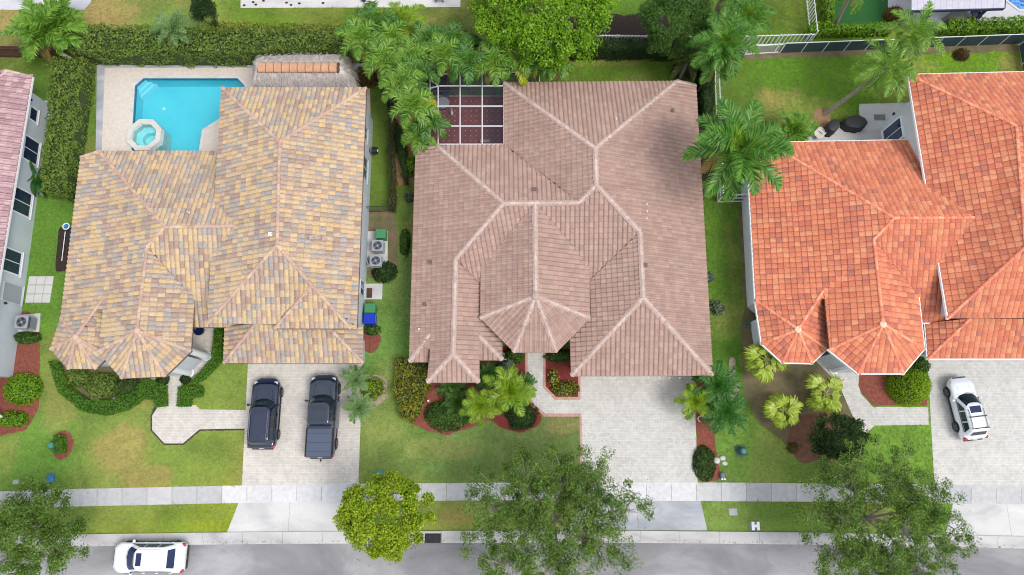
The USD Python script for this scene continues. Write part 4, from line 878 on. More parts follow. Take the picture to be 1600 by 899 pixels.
def tree(name, px, py, zc, rx, ry, rz, label, leaf, bark='bark', clusters=150, per=110, cr=.55, leaf_size=.16, seed=0, group=None, flat=.6, trunk_r=.2, hollow=.35, lump=.3, trunk_h=None, elong=1.9, upward=.8, ground=None, jit=.7):
    rs = np.random.default_rng(seed + 900)
    c = P(px, py, zc); base = np.array([c[0], c[1], 0.0]) if ground is None else np.array([*P(*ground)[:2], 0.0])
    t = thing(name, label, 'tree', group, base=base)
    d = unit(rs.normal(0, 1, (clusters, 3))); d[:, 2] = np.where(d[:, 2] < -.35, -d[:, 2], d[:, 2])
    rad = rs.uniform(hollow, 1, clusters) ** .5 * (1 + (meshkit.fbm(d * 1.8 + seed, 3, seed) - .5) * 2 * lump)
    tips = c + d * rad[:, None] * [rx, ry, rz]
    m = MB(); limbs(m, base, tips, trunk_r, rs, trunk_h or max(1.2, zc - rz * .8))
    obj('trunk', m, bark, t)
    k = rs.poisson(per, clusters) + 5
    idx = np.repeat(np.arange(clusters), k); n = len(idx)
    sz = cr * rs.uniform(.6, 1.3, clusters)[idx]
    off = unit(rs.normal(0, 1, (n, 3))) * (rs.uniform(.15, 1, n) ** .6)[:, None] * sz[:, None] * [1, 1, flat]
    C = tips[idx] + off
    N = unit(off * .8 + np.array([0, 0, upward * cr]) + (C - c) / [rx, ry, rz] * .2)
    obj('crown', leaf_cloud(C, N, leaf_size, rs, elong, jit), leaf, t)
    return t
# ---- palms
def frond_mesh(phi, Lf, e0, drop, rs, n=26, lmax=.55, lw=.05, vee=.35, droop=.5, tw=0.0, full=.12):
    """A feather frond: arching stalk with leaflets on both sides."""
    m = MB(); S_ = np.linspace(0, 1, 9); ds = Lf / 8
    pts = [np.zeros(3)]; h = np.array([math.cos(phi), math.sin(phi), 0]); sidev = np.array([-math.sin(phi), math.cos(phi), 0])
    bendy = rs.normal(0, .25)
    for s in S_[1:]:
        el = e0 - drop * s ** 1.25
        hd = h * math.cos(bendy * s) + sidev * math.sin(bendy * s)
        pts.append(pts[-1] + ds * (hd * math.cos(el) + np.array([0, 0, math.sin(el)])))
    pts = np.array(pts)
    m.tube(pts, np.linspace(.035, .008, 9) * max(1, Lf / 2), 4)
    V, Fc = [], []
    for i, s in enumerate(np.linspace(full, .995, n)):
        j = min(int(s * 8), 7); p = pts[j] + (pts[j + 1] - pts[j]) * (s * 8 - j); d = unit(pts[j + 1] - pts[j])
        upv = unit(np.cross(d, sidev)); upv = upv if upv[2] > 0 else -upv
        L = lmax * (math.sin(PI * min(1, .16 + .80 * s)) ** .7) * rs.uniform(.85, 1.1)
        for sg in (-1, 1):
            sv = unit(np.cross(upv, d) * sg)
            a = unit(sv * .85 + d * (.35 + .75 * s) + upv * vee + rs.normal(0, .12, 3))
            b = unit(a + np.array([0, 0, -droop * rs.uniform(.6, 1.4)]))
            mid = p + a * L * .5; tip = mid + b * L * .5; wv = unit(np.cross(a, upv)) * lw / 2
            o = len(V) * 5; V.append([p - wv * .6, p + wv * .6, mid + wv, mid - wv, tip])
            Fc += [(o, o + 1, o + 2), (o, o + 2, o + 3), (o + 3, o + 2, o + 4)]
    return m.add(np.array(V).reshape(-1, 3), np.array(Fc))
def fan_mesh(phi, stalk, e0, R, rs, seg=26, spread=2.3, droop=.6):
    m = MB(); h = np.array([math.cos(phi), math.sin(phi), 0]); sv = np.array([-math.sin(phi), math.cos(phi), 0])
    pts = [np.zeros(3)]
    for i in range(4): pts.append(pts[-1] + stalk / 4 * (h * math.cos(e0 - .18 * i) + [0, 0, math.sin(e0 - .18 * i)]))
    m.tube(pts, [.03, .025, .022, .02, .018], 4)
    o = pts[-1]; d = unit(pts[-1] - pts[-2]); V, Fc = [], []
    for a in np.linspace(-spread, spread, seg):
        L = R * (1 - .22 * abs(a / spread)) * rs.uniform(.85, 1.08)
        u = unit(d * math.cos(a) + sv * math.sin(a) + [0, 0, .12]); b = unit(u + [0, 0, -droop * rs.uniform(.7, 1.6)]); w_ = unit(np.cross(u, [0, 0, 1.0])) * .055
        p1 = o + u * L * .55; p2 = p1 + b * L * .3; p3 = p2 + unit(b + [0, 0, -droop]) * L * .22
        k = len(V) * 7; V.append([o - w_ * .2, o + w_ * .2, p1 + w_, p1 - w_, p2 + w_ * .6, p2 - w_ * .6, p3])
        Fc += [(k, k + 1, k + 2), (k, k + 2, k + 3), (k + 3, k + 2, k + 4), (k + 3, k + 4, k + 5), (k + 5, k + 4, k + 6)]
    return m.add(np.array(V).reshape(-1, 3), np.array(Fc))
KIND = dict(  # fronds, length, start elevation range, drop range, leaflets, leaflet length, width, material, trunk radius, height, spear
    adonidia=(12, 2.2, (.15, 1.25), (1.4, 2.2), 30, .66, .07, 'palm_green', .11, 4.6, None),
    royal=(19, 3.3, (-.15, 1.3), (.9, 1.5), 52, .95, .075, 'palm_royal', .2, 7.0, 'palm_lime'),
    gold=(13, 2.0, (.1, 1.35), (1.0, 1.7), 42, .62, .048, 'palm_lime', .08, 2.6, None),
    date=(26, 1.55, (-.1, 1.3), (.9, 1.5), 30, .34, .035, 'palm_date', .13, 1.7, None),
    silver=(20, 1.35, (-.1, 1.2), (.7, 1.3), 24, .34, .045, 'palm_silver', .12, 1.6, None),
    areca=(18, 1.7, (.5, 1.4), (1.0, 1.7), 26, .5, .06, 'palm_fresh', .06, 1.2, None),
    coconut=(15, 3.0, (-.35, 1.2), (1.1, 1.9), 44, .72, .05, 'palm_fresh', .14, 6.5, None),
    olive=(11, 2.6, (.0, 1.1), (1.0, 1.5), 34, .6, .055, 'palm_olive', .14, 3.6, None),
    cycad=(20, 1.15, (.2, 1.2), (.8, 1.4), 26, .28, .035, 'leaf_mid', .14, .6, None),
)
FAMILY, USED = {}, {}
def build_palm(kind, t, rs, crown=None, trunk_pts=None):
    nf, Lf, er, dr, nl, ll, lw, mat, tr, h, spear = KIND[kind]
    if kind == 'adonidia' and rs.uniform() < .55: mat = 'palm_fresh'
    top = np.array([0, 0, h]) if crown is None else crown
    if trunk_pts is None: trunk_pts = [np.array([0, 0, -.05]), np.array([.05, .02, h * .5]), top]
    k = len(trunk_pts); obj('trunk', MB().tube(trunk_pts, np.linspace(tr * 1.35, tr * .8, k), 9), 'palm_trunk', t)
    ga = 2.39996; ph0 = rs.uniform(0, 6)
    for i in range(nf):
        a = i / max(nf - 1, 1); e0 = er[0] + (er[1] - er[0]) * a
        m = frond_mesh(ph0 + i * ga + rs.normal(0, .12), Lf * (1.0 - .25 * a ** 3) * rs.uniform(.88, 1.06), e0 + rs.normal(0, .08), rs.uniform(*dr), rs, nl, ll, lw, droop=.55)
        v, f = m.get(); obj('frond', (v + top, f), 'palm_gold' if kind == 'adonidia' and i < 2 else mat, t)
    if kind in ('adonidia', 'royal', 'coconut', 'date', 'areca'):
        for j in range(2):
            m = frond_mesh(rs.uniform(0, 6), Lf * .8, -.35, 1.0, rs, nl, ll * .7, lw * .8, droop=1.0); v, f = m.get(); obj('dry_frond', (v + top, f), 'palm_dry', t)
    if spear:
        for j in range(4):
            m = frond_mesh(rs.uniform(0, 6), Lf * .5, 1.2, 1.0, rs, 36, .5, .035, droop=.5); v, f = m.get(); obj('new_frond', (v + top, f), spear, t)
def palm(kind, px, py, label, group=None, s=1.0, rz=0.0, name='palm_tree', variants=2, cat='palm', h=None):
    """A palm whose crown is seen at px, py."""
    top = (KIND[kind][9] if kind != 'fan' else 1.9) * s
    c = P(px, py, top); key = (kind, USED.get(kind, 0) % variants); USED[kind] = USED.get(kind, 0) + 1
    if key not in FAMILY:
        t = local_thing(name, label, cat, group, (c[0], c[1], 0), rz, scale=s); FAMILY[key] = t
        rs = np.random.default_rng(sum(map(ord, kind)) + key[1] * 17)
        if kind == 'fan':
            obj('trunk', MB().tube([(0, 0, -.05), (.03, 0, .9), (0, 0, 1.9)], [.2, .17, .14], 9), 'palm_trunk', t)
            ph0 = rs.uniform(0, 6)
            for i in range(17):
                m = fan_mesh(ph0 + i * 2.39996 + rs.normal(0, .2), rs.uniform(.2, .7), -.3 + 1.4 * i / 16, rs.uniform(.85, 1.35) * (1 if i < 12 else .65), rs, 20, 1.0, rs.uniform(.6, 1.1)); v, f = m.get(); obj('frond', (v + [0, 0, 1.9], f), 'palm_fan', t)
        else: build_palm(kind, t, rs)
        return t
    return copy_of(FAMILY[key], name, label, cat, group, (c[0], c[1], 0), rz, s)
G1_ = 'feather palms crowding the corner behind the screened patio'
for i, (x, y, s, lab) in enumerate([
    (563, 58, 1.1, 'green feather palm beyond the back corner of the thatched hut, nearest the hedge'), (585, 32, 1.05, 'green feather palm left of the golden palm, nearest the top terrace'), (598, 92, 1.05, 'green feather palm with brown fronds below, right of the thatched hut'),
    (640, 88, 1.0, 'green feather palm just below the golden palm'), (668, 62, .95, 'green feather palm to the right of the golden palm on the dark bed'), (694, 84, 1.05, 'green feather palm above the left corner post of the screened patio'),
    (731, 95, 1.05, 'green feather palm hanging over the middle of the screen roof'), (770, 96, 1.05, 'green feather palm hanging over the right third of the screen roof'), (808, 92, 1.0, 'green feather palm over the narrow strip of screen behind the brown roof'),
    (842, 92, .9, 'green feather palm over the right end of the narrow screen strip'), (866, 98, .85, 'last green feather palm of the row, half under the big bright tree'), (712, 62, .95, 'green feather palm on the upper side of the row, before the very dark bush'), (612, 60, 1.0, 'green feather palm directly left of and below the golden palm'), (624, 128, 1.05, 'green feather palm at the top of the side row by the patio'), (652, 116, 1.0, 'green feather palm in the elbow of the palm row'), (645, 163, 1.1, 'green feather palm leaning over the left beams of the screened patio'),
    (668, 190, .9, 'green feather palm against the left screen wall'), (652, 212, .8, 'lowest green feather palm, touching the corner of the brown roof')]):
    palm('adonidia', x, y, lab, G1_, s, i * 71.0, variants=5)
palm('gold', 622, 44, 'golden yellow palm among the green feather palms', s=1.35, name='golden_palm')
palm('gold', 750, 634, 'yellow green palm on the crimson mulch, the left of the two', 'golden palms in front of the brown roofed house', .85, 40, 'golden_palm')
palm('gold', 796, 611, 'larger yellow green palm on the crimson mulch close to the front walk', 'golden palms in front of the brown roofed house', 1.05, 110, 'golden_palm')
palm('royal', 1155, 232, 'large royal palm with a yellow spear over the gap between brown and orange roofs', s=1.2, rz=20, name='royal_palm', variants=1)
palm('royal', 1132, 66, 'royal palm over the white corner fence behind the brown roof', 'royal palms at the back fence', .86, 130, 'royal_palm', variants=1)
palm('royal', 1166, 24, 'royal palm beyond the back fence with yellow new fronds', 'royal palms at the back fence', .72, 250, 'royal_palm', variants=1)
palm('royal', 1118, 96, 'lower royal palm hiding the fence corner by the brown roof', s=.62, rz=75, name='royal_palm', variants=1)
palm('olive', 1076, 92, 'olive brown drooping palm at the back corner of the brown roof', name='drooping_palm', s=.8)
palm('olive', 1130, -8, 'pale drooping palm cut off by the top edge', s=1.0, rz=200, name='drooping_palm')
palm('areca', 1238, 204, 'yellow green clumping palm beside the large royal palm, against the orange roof edge', s=1.15, name='clump_palm')
palm('areca', 72, 52, 'bushy green palm clump behind the wooden fence at the top left', s=1.9, rz=60, name='clump_palm', variants=1)
palm('areca', 92, 40, 'second bushy palm of the clump behind the wooden fence, nearer the pale terrace', s=1.7, rz=160, name='clump_palm', variants=1)
palm('silver', 270, 46, 'grey green feathery palm at the hedge in the top left garden', s=1.5, name='silver_palm')
palm('silver', 556, 594, 'silvery young palm at the edge of the driveway with the pickup, the upper one', 'silvery palms at the driveway edge', .95, 30, 'silver_palm')
palm('silver', 561, 638, 'silvery young palm at the edge of the driveway with the pickup, the lower one', 'silvery palms at the driveway edge', .95, 100, 'silver_palm')
palm('date', 1119, 602, 'dark green date palm at the front corner of the brown roof', 'date palms beside the empty driveway', 1.32, 0, 'date_palm')
palm('date', 1133, 643, 'dark green date palm on the lawn edge, below the other one', 'date palms beside the empty driveway', 1.32, 80, 'date_palm')
palm('gold', 1086, 628, 'small yellow palm overhanging the empty driveway', s=.8, rz=15, name='golden_palm')
palm('fan', 1196, 562, 'pale fan palm by the white corner of the orange roofed house', 'pale fan palms on the brown mulch', 1.0, 0, 'fan_palm')
palm('fan', 1224, 640, 'pale fan palm in the open part of the brown mulch', 'pale fan palms on the brown mulch', 1.0, 70, 'fan_palm')
palm('fan', 1290, 615, 'pale fan palm beside the walk to the orange roofed house', 'pale fan palms on the brown mulch', 1.0, 140, 'fan_palm')
palm('date', 760, 588, 'dark palm in the shade between the gable and the golden palms', s=.8, rz=33, name='date_palm')
palm('date', 818, 600, 'dark palm behind the larger golden palm, touching the front walk', s=.75, rz=63, name='date_palm')
palm('cycad', 706, 606, 'low dark cycad under the gable, the upper one', 'cycads below the gable', 1.1, 0, 'cycad', cat='cycad')
palm('cycad', 716, 628, 'low dark cycad between the round hedge and the golden palm', 'cycads below the gable', 1.2, 50, 'cycad', cat='cycad')
# leaning coconut palms of the right hand garden
def leaning(base_px, crown_px, zc, label, seed, pts=((.35, .12), (.7, .5)), sc=1.0):
    b = P(*base_px); c = P(*crown_px, zc); t = thing('coconut_palm', label, 'palm', 'leaning coconut palms over the back fence', base=b)
    rs = np.random.default_rng(seed); c_l = c - b; tp = [np.array([0, 0, -.05])] + [np.array([c_l[0] * a, c_l[1] * a, zc * hgt]) for a, hgt in ((.3, .28), (.65, .66))] + [c_l]
    t2 = Thing(t.path, np.zeros(3)); build_palm('coconut', t2, rs, c_l, tp)
leaning((1288, 178), (1392, 104), 5.2, 'leaning coconut palm with its pale trunk rising from bare soil by the side terrace', 4)
leaning((1372, 118), (1428, 52), 6.0, 'leaning coconut palm with its crown over the back fence beside the pergola', 9)
leaning((1303, 44), (1345, -42), 7.0, 'leaning palm whose pale trunk crosses the dark green putting turf', 12)
t = thing('banana_plant', 'dark green banana plant against the pale blue wall at the left edge', 'plant', base=P(66, 280)); rs = np.random.default_rng(5)
for i in range(11):
    ph, L, e0 = i * 2.4, rs.uniform(1.6, 2.1), rs.uniform(.35, 1.2); h = np.array([math.cos(ph), math.sin(ph), 0]); sv = np.array([-h[1], h[0], 0]); m = MB(); pr = []
    p = np.array([0, 0, .5])
    for k in range(8):
        s = k / 7; el = e0 - 1.3 * s; p = p + (h * math.cos(el) + [0, 0, math.sin(el)]) * L / 7; w_ = .24 * math.sin(PI * min(1, .1 + .88 * s)) ** .6
        pr += [p + sv * w_ + [0, 0, w_ * .35], p, p - sv * w_ + [0, 0, w_ * .35]]
    V = np.array(pr); Q = [(3 * a + k, 3 * a + k + 1, 3 * a + k + 4, 3 * a + k + 3) for a in range(7) for k in (0, 1)]
    obj('leaf', (lambda q: (q[0] + t.base, q[1]))(MB().add(V, Q).get()), 'banana', t)
obj('stem', MB().tube([t.base, t.base + [0, 0, .6]], [.14, .1], 8), 'leaf_mid', t)

# ---- broadleaf trees
tree('live_oak', 866, 812, 5.2, 5.8, 5.4, 2.2, 'big spreading live oak over the pavement and road, in front of the empty driveway', 'leaf_oak', 'bark_pale', 440, 135, .5, .118, 1, 'live oaks along the street', .5, .19, .12, .34)
tree('live_oak', 1377, 815, 5.2, 5.4, 5.1, 2.2, 'big spreading live oak over pavement and road at the right', 'leaf_oak', 'bark_pale', 440, 135, .5, .118, 2, 'live oaks along the street', .5, .19, .12, .34)
tree('live_oak', 46, 834, 4.6, 3.6, 3.0, 1.9, 'live oak over the pavement and road at the left edge', 'leaf_oak', 'bark_pale', 230, 150, .5, .118, 3, 'live oaks along the street', .5, .16, .12, .3)
tree('round_tree', 602, 803, 3.9, 2.75, 2.55, 1.9, 'compact lime green tree on the verge between two driveways', 'leaf_lime', 'bark', 105, 230, .5, .17, 4, None, .8, .13, .7, .26, 1.5, 1.7)
tree('shade_tree', 850, 18, 5.6, 5.1, 4.4, 2.6, 'bright green tree with rounded leaf clumps behind the brown roof', 'leaf_bright', 'bark', 150, 270, .8, .2, 5, None, .75, .24, .55, .1, 2.0, 1.6)
tree('shade_tree', 1056, 36, 4.4, 2.7, 2.6, 2.2, 'mid green tree with small leaves above the back fence, left of the royal palms', 'leaf_mid', 'bark', 130, 150, .55, .15, 6, None, .7, .16, .4, .25, 1.5)
tree('shade_tree', 1310, 684, 2.6, 1.75, 1.7, 1.5, 'small dark green tree on the reddish mulch beside the walk to the orange roofed house', 'leaf_dark', 'bark', 90, 130, .42, .14, 7, None, .8, .09, .4, .2, .8)
tree('conifer', 322, 20, 2.6, .75, 1.3, 2.3, 'narrow dark evergreen standing at the hedge in the top left garden', 'leaf_dark', 'bark', 60, 150, .36, .12, 8, None, .9, .1, .3, .2, .5)
# ---- hedges
for i, (x, y) in enumerate(((866, 812), (1377, 815))):
    c = P(x, y, 5.2)[:2]; a = np.arange(40) * 2 * PI / 40; r_ = 1.0 + .35 * (meshkit.fbm(np.c_[np.cos(a), np.sin(a), np.full(40, i * 3.)] * 1.5, 3, i) - .5) * 2
    g_ = Polygon(c + np.c_[np.cos(a), np.sin(a)] * r_[:, None]); PAVED.append(g_); obj('mulch_ring', MB().prism(g_, -.05, .022), 'mulch_rust', kind='structure')
hedge('hedge', [(122, 62), (345, 66), (545, 70), (556, 100), (350, 106), (135, 104), (128, 84)], 2.2, 'tall clipped hedge running along the back of the pool terrace', 'hedge', 'leaf_hedge', .19, 105, 'hedges round the pool terrace', .42, 1)
hedge('hedge', [(102, 108), (152, 108), (140, 200), (124, 318), (88, 312)], 1.9, 'tall clipped hedge running down beside the pale blue house', 'hedge', 'leaf_hedge', .19, 110, 'hedges round the pool terrace', .42, 2)
hedge('hedge', [(338, 52), (540, 56), (540, 68), (338, 64)], 1.6, 'loose light hedge behind the clipped one, in the top garden', 'hedge', 'leaf_croton', .15, 100, None, .3, 3)
hedge('hedge', [(872, 80), (1068, 80), (1070, 95), (872, 96)], 1.9, 'dark hedge between the white back fence and the lawn strip behind the brown roof', 'hedge', 'leaf_dark', .15, 140, None, .22, 4)
hedge('hedge', [(1258, 50), (1300, 52), (1386, 50), (1386, 60), (1256, 62)], 1.3, 'glossy hedge behind the fence below the putting turf', 'hedge', 'leaf_bright', .18, 110, 'glossy hedges behind the dark back fence', .25, 5)
hedge('hedge', [(1468, 44), (1640, 38), (1640, 56), (1466, 60)], 1.3, 'glossy hedge behind the fence below the pergola and blue pool', 'hedge', 'leaf_bright', .18, 110, 'glossy hedges behind the dark back fence', .25, 6)
hedge('hedge', [(1278, -30), (1291, -30), (1294, 48), (1282, 50)], 1.4, 'narrow hedge beside the white slatted fence at the left of the putting turf', 'hedge', 'leaf_bright', .16, 120, None, .2, 7)
hedge('hedge', [(1090, 110), (1108, 110), (1106, 200), (1092, 200)], 1.6, 'dark hedge between the brown roof edge and the white fence', 'hedge', 'leaf_dark', .15, 120, None, .3, 8)
hedge('low_hedge', [(82, 566), (96, 566), (112, 606), (142, 626), (180, 627), (214, 612), (232, 592), (262, 603), (263, 634), (247, 637), (246, 624), (228, 624), (205, 640), (170, 650), (132, 642), (98, 614)], .55, 'low curving hedge round the bed below the turrets of the yellow tiled house', 'hedge', 'leaf_low', .14, 260, None, .1, 9)
hedge('low_hedge', [(283, 606), (319, 604), (319, 620), (301, 622), (299, 635), (281, 635)], .5, 'small L shaped hedge at the right of the narrow walk', 'hedge', 'leaf_low', .14, 270, None, .08, 10)
hedge('low_hedge', [(340, 514), (352, 514), (349, 566), (322, 592), (302, 602), (306, 594), (335, 562)], .6, 'narrow bent hedge between the porch of the yellow tiled house and its garage', 'hedge', 'leaf_low', .14, 270, None, .1, 11)
hedge('low_hedge', [(93, 681), (104, 681), (106, 706), (93, 708)], .7, 'dark green clipped block of hedge on the round mulch patch in the left lawn', 'hedge', 'leaf_low', .14, 270, None, .08, 12)
hedge('low_hedge', [(621, 562), (668, 566), (671, 600), (660, 640), (646, 662), (629, 654), (619, 612)], .9, 'large variegated hedge at the front left corner of the brown roofed house', 'hedge', 'leaf_croton', .17, 200, None, .3, 13)
hedge('low_hedge', [(618, 190), (636, 215), (640, 290), (634, 292), (618, 230)], .8, 'dark vine covered hedge along the side fence', 'hedge', 'leaf_dark', .12, 150, None, .3, 14)
# ---- shrubs
for i, (x, y, rx, ry, h, leaf, nm, lab, kw) in enumerate([
    (700, 648, 1.75, 1.1, .8, 'leaf_mid', 'round_shrub', 'rounded clipped shrub on the red mulch left of the golden palms', {}),
    (814, 648, 1.15, 1.1, .7, 'leaf_dark', 'round_shrub', 'dark shrub ring on the crimson mulch under the larger golden palm', dict(lump=.35)),
    (779, 557, .5, .5, 1.5, 'leaf_grey', 'topiary', 'blue green clipped ball against the brown roof edge, the smaller', {}),
    (791, 571, .58, .58, 1.6, 'leaf_grey', 'topiary', 'blue green clipped ball next to the front walk, the larger', {}),
    (804, 555, .7, .6, 1.0, 'leaf_mid', 'shrub', 'green bush tucked between the clipped balls and the front walk', {}),
    (874, 556, 1.0, .45, .8, 'leaf_mid', 'shrub', 'mixed green bush under the eave right of the front walk', dict(lump=.4)),
    (865, 590, .4, .7, .8, 'leaf_yellow', 'shrub', 'thin yellow croton bush on the crimson mulch right of the front walk', dict(dens=70, lump=.5)),
    (884, 607, 1.0, .55, .6, 'leaf_croton', 'shrub', 'yellow green bush in the corner between walk and empty driveway', dict(lump=.35)),
    (1430, 602, 1.4, 1.4, 2.2, 'leaf_ball', 'round_shrub', 'big bright green ball shaped bush beside the driveway with the silver car', dict(lump=.05, dens=380, size=.12)),
    (1437, 571, .9, .8, 1.2, 'leaf_mid', 'round_shrub', 'dark round bush behind the bright ball, under the orange eave', dict(lump=.12)),
    (1102, 724, .8, 1.25, .7, 'leaf_hedge_dark', 'round_shrub', 'clipped oval bush on the red strip beside the empty driveway', dict(lump=.12)),
    (1240, 700, .45, .4, .5, 'leaf_bronze', 'bronze_shrub', 'small bronze spiky plant on the red mulch left of the dark tree', dict(lump=.5, dens=120)),
    (1505, 84, .6, .5, .6, 'leaf_bronze', 'bronze_shrub', 'brownish shrub on the lawn below the dark back fence', dict(lump=.4)),
    (31, 607, 1.35, 1.15, 1.0, 'leaf_bright', 'square_shrub', 'bright green clipped bush at the corner of the pale blue house', dict(lump=.15)),
    (16, 655, 1.15, .6, .6, 'leaf_bright', 'shrub', 'low yellow green bush on red mulch at the left edge', dict(lump=.25)),
    (38, 527, 1.0, .45, .8, 'leaf_mid', 'shrub', 'oblong green bush below the air conditioner at the left edge', dict(lump=.2)),
    (118, 588, 1.0, .8, .7, 'leaf_hedge', 'shrub', 'olive bush below the smaller turret of the yellow tiled house', dict(lump=.35)),
    (158, 602, 1.5, 1.0, .9, 'leaf_hedge', 'shrub', 'broad olive green bush in the middle of the curved bed', dict(lump=.3)),
    (194, 604, 1.1, .9, .8, 'leaf_hedge_dark', 'shrub', 'dark dense bush at the right end of the curved bed', dict(lump=.3)),
    (252, 593, .5, .4, .5, 'leaf_dark', 'shrub', 'small dark bush left of the porch steps', {}),
    (289, 592, .4, .4, .5, 'leaf_dark', 'shrub', 'small dark bush at the foot of the lower entry column', {}),
    (581, 606, .95, .85, 1.0, 'leaf_lime', 'shrub', 'yellow green spiky bush beside the silvery palms', dict(elong=4, size=.22, dens=120, lump=.3)),
    (600, 424, .95, .85, .6, 'leaf_dark', 'round_shrub', 'dark round bush wrapped round the lower air conditioner', dict(lump=.12)),
    (632, 378, .4, 1.1, .6, 'leaf_mid', 'shrub', 'green bush against the left wall of the brown roofed house', dict(lump=.3)),
    (642, 258, .45, .8, .9, 'leaf_bright', 'shrub', 'bright bush on bare soil at the back left corner of the brown roof', dict(lump=.35)),
    (640, 308, .5, .5, .35, 'leaf_grey', 'shrub', 'pale low bush beside the brown roof, below the bare soil', dict(lump=.3, dens=120)),
    (580, 515, .7, .4, .5, 'leaf_mid', 'shrub', 'low green bush below the blue bin', {}),
    (1108, 432, .5, .4, .7, 'leaf_grey', 'shrub', 'pale bush beside the right wall of the brown roofed house, the upper one', dict(dens=120)),
    (1122, 480, .6, .55, .7, 'leaf_grey', 'shrub', 'pale bush beside the right wall of the brown roofed house, the lower one', dict(dens=120)),
    (1070, 108, 1.0, .7, .8, 'leaf_hedge_dark', 'shrub', 'dark bush with a reddish stump beside it, at the back corner of the brown roof', dict(lump=.4)),
    (720, 60, 1.6, .7, 1.6, 'leaf_dark', 'shrub', 'very dark bush behind the palms, left of the big bright tree', dict(lump=.35)),
    (1400, 20, .8, .7, 1.0, 'leaf_bronze', 'shrub', 'olive bronze bush at the corner of the pergola terrace', dict(lump=.3)),
    (570, 118, .9, .9, .9, 'leaf_bronze', 'shrub', 'bronze red bush beside the thatched hut', dict(lump=.4)),
    (345, 530, .25, .5, .7, 'leaf_yellow', 'shrub', 'thin pale yellow plant against the garage wall by the porch', dict(dens=60, lump=.5)),
    (1186, 500, .3, .9, .4, 'leaf_dark', 'shrub', 'low dark plants along the white wall of the orange roofed house', dict(dens=80, lump=.5)),
]):
    mound(nm, x, y, rx, ry, h, lab, 'shrub', leaf, seed=i, **kw)
# white stones and garden border rocks
grp = 'white stones in the curved bed'
rs = np.random.default_rng(77)
for i, (x, y) in enumerate([(147, 621), (150, 624), (182, 623), (190, 620), (197, 614), (203, 609), (206, 604), (187, 625)]):
    c = P(x, y); v = trimesh.creation.icosphere(1); v.apply_scale([.22, .17, .12]); v.vertices *= rs.uniform(.8, 1.2, (len(v.vertices), 1)); v.apply_translation(c + [0, 0, .06])
    obj('white_stone', v, 'white_stone', None, 'whitish stone edging the curved bed below the turrets', 'stone', grp, smooth=50)
for i, (x, y, s, lab) in enumerate([(1119, 720, .28, 'round whitish boulder beside the clipped oval bush'), (1129, 716, .22, 'pale flat stone right of the round boulder on the red mulch'), (1132, 724, .2, 'small pale stone nearest the lawn below the flat one')]):
    c = P(x, y); v = trimesh.creation.icosphere(2); v.apply_scale([s, s * .8, s * .6]); v.vertices += (meshkit.fbm(v.vertices * 6 + i, 3)[:, None] - .5) * .1; v.apply_translation(c + [0, 0, s * .3])
    obj('boulder', v, 'white_stone', None, lab, 'stone', smooth=50)

# ---- grass blades standing out of the lawn, and leaves fallen under the oaks
rs = np.random.default_rng(404)
covered_ = shapely.union_all([shapely.make_valid(q) for q in PAVED] + [Polygon([p[:2] for p in f.V]) for f in mF + bF + rF + lF] + [shapely.box(-300, -60, 300, P(800, 835)[1])]
    + [Polygon(PL([(-300, along(walk_top, 0)), (380, 758), (760, 754), (1232, 754.5), (1900, 768), (1900, 800), (1232, 784), (765, 782), (380, 786), (-300, 800)])), gp.buffer(1.0), gW, gU, gR, Polygon(PL([(156, 100), (580, 100), (582, 212), (560, 264), (156, 264)])), Polygon(PL([(40, 430), (88, 430), (84, 476), (34, 476)])), Polygon(PL([(670, 118), (850, 118), (850, 235), (670, 235)]))])
n = 95000; tp = np.stack([rs.uniform(-44, 44, n), rs.uniform(-5, 37, n)], 1); q_ = pix(np.c_[tp, np.zeros(n)])
shapely.prepare(covered_)
tp = tp[(q_[:, 0] > -20) & (q_[:, 0] < 1620) & (q_[:, 1] > -20) & (q_[:, 1] < 840)]; tp = tp[~shapely.contains_xy(covered_, tp[:, 0], tp[:, 1])]
from scipy.interpolate import RegularGridInterpolator
tone_at = RegularGridInterpolator((gy, gx), (lt * LAWN_K).reshape(ny_, nx_, 3))(tp[:, ::-1])
from scipy.cluster.vq import kmeans2
kc, kl = kmeans2(tone_at, 7, seed=5, minit='++')
gi = UsdGeom.PointInstancer.Define(stage, '/World/grass'); tag(gi.GetPrim(), 'short blades of grass standing out of the lawns', 'grass', kind='stuff')
rel_ = gi.CreatePrototypesRel()
for k in range(7):
    plain(f'grass_blade_{k + 1}', tuple(kc[k] * 1.02), .7, c2=tuple(kc[k] * 1.5), scale=3.)
    V, Fc = [], []
    for i in range(9):
        a = rs.uniform(0, 2 * PI); o = rs.normal(0, .05, 2); d = np.array([math.cos(a), math.sin(a)]); L = rs.uniform(.05, .10); w_ = np.array([-d[1], d[0]]) * .011
        z = rs.uniform(.03, .06); V += [(*(o - w_), 0), (*(o + w_), 0), (*(o + d * L * .6 + w_ * .8), z), (*(o + d * L * .6 - w_ * .8), z), (*(o + d * L), z * .8)]; b = i * 5; Fc += [(b, b + 1, b + 2), (b, b + 2, b + 3), (b + 3, b + 2, b + 4)]
    mp_ = usdkit.mesh(stage, f'/World/grass/tuft_{k + 1:03d}', (np.array(V), np.array(Fc)), MAT[f'grass_blade_{k + 1}']); rel_.AddTarget(mp_.GetPath())
gi.CreateProtoIndicesAttr(Vt.IntArray.FromNumpy(kl.astype(np.int32))); gi.CreatePositionsAttr(Vt.Vec3fArray.FromNumpy(np.c_[tp, np.zeros(len(tp))].astype(np.float32)))
ang = rs.uniform(0, PI, len(tp)); gi.CreateOrientationsAttr(Vt.QuathArray([Gf.Quath(float(math.cos(a)), 0, 0, float(math.sin(a))) for a in ang]))
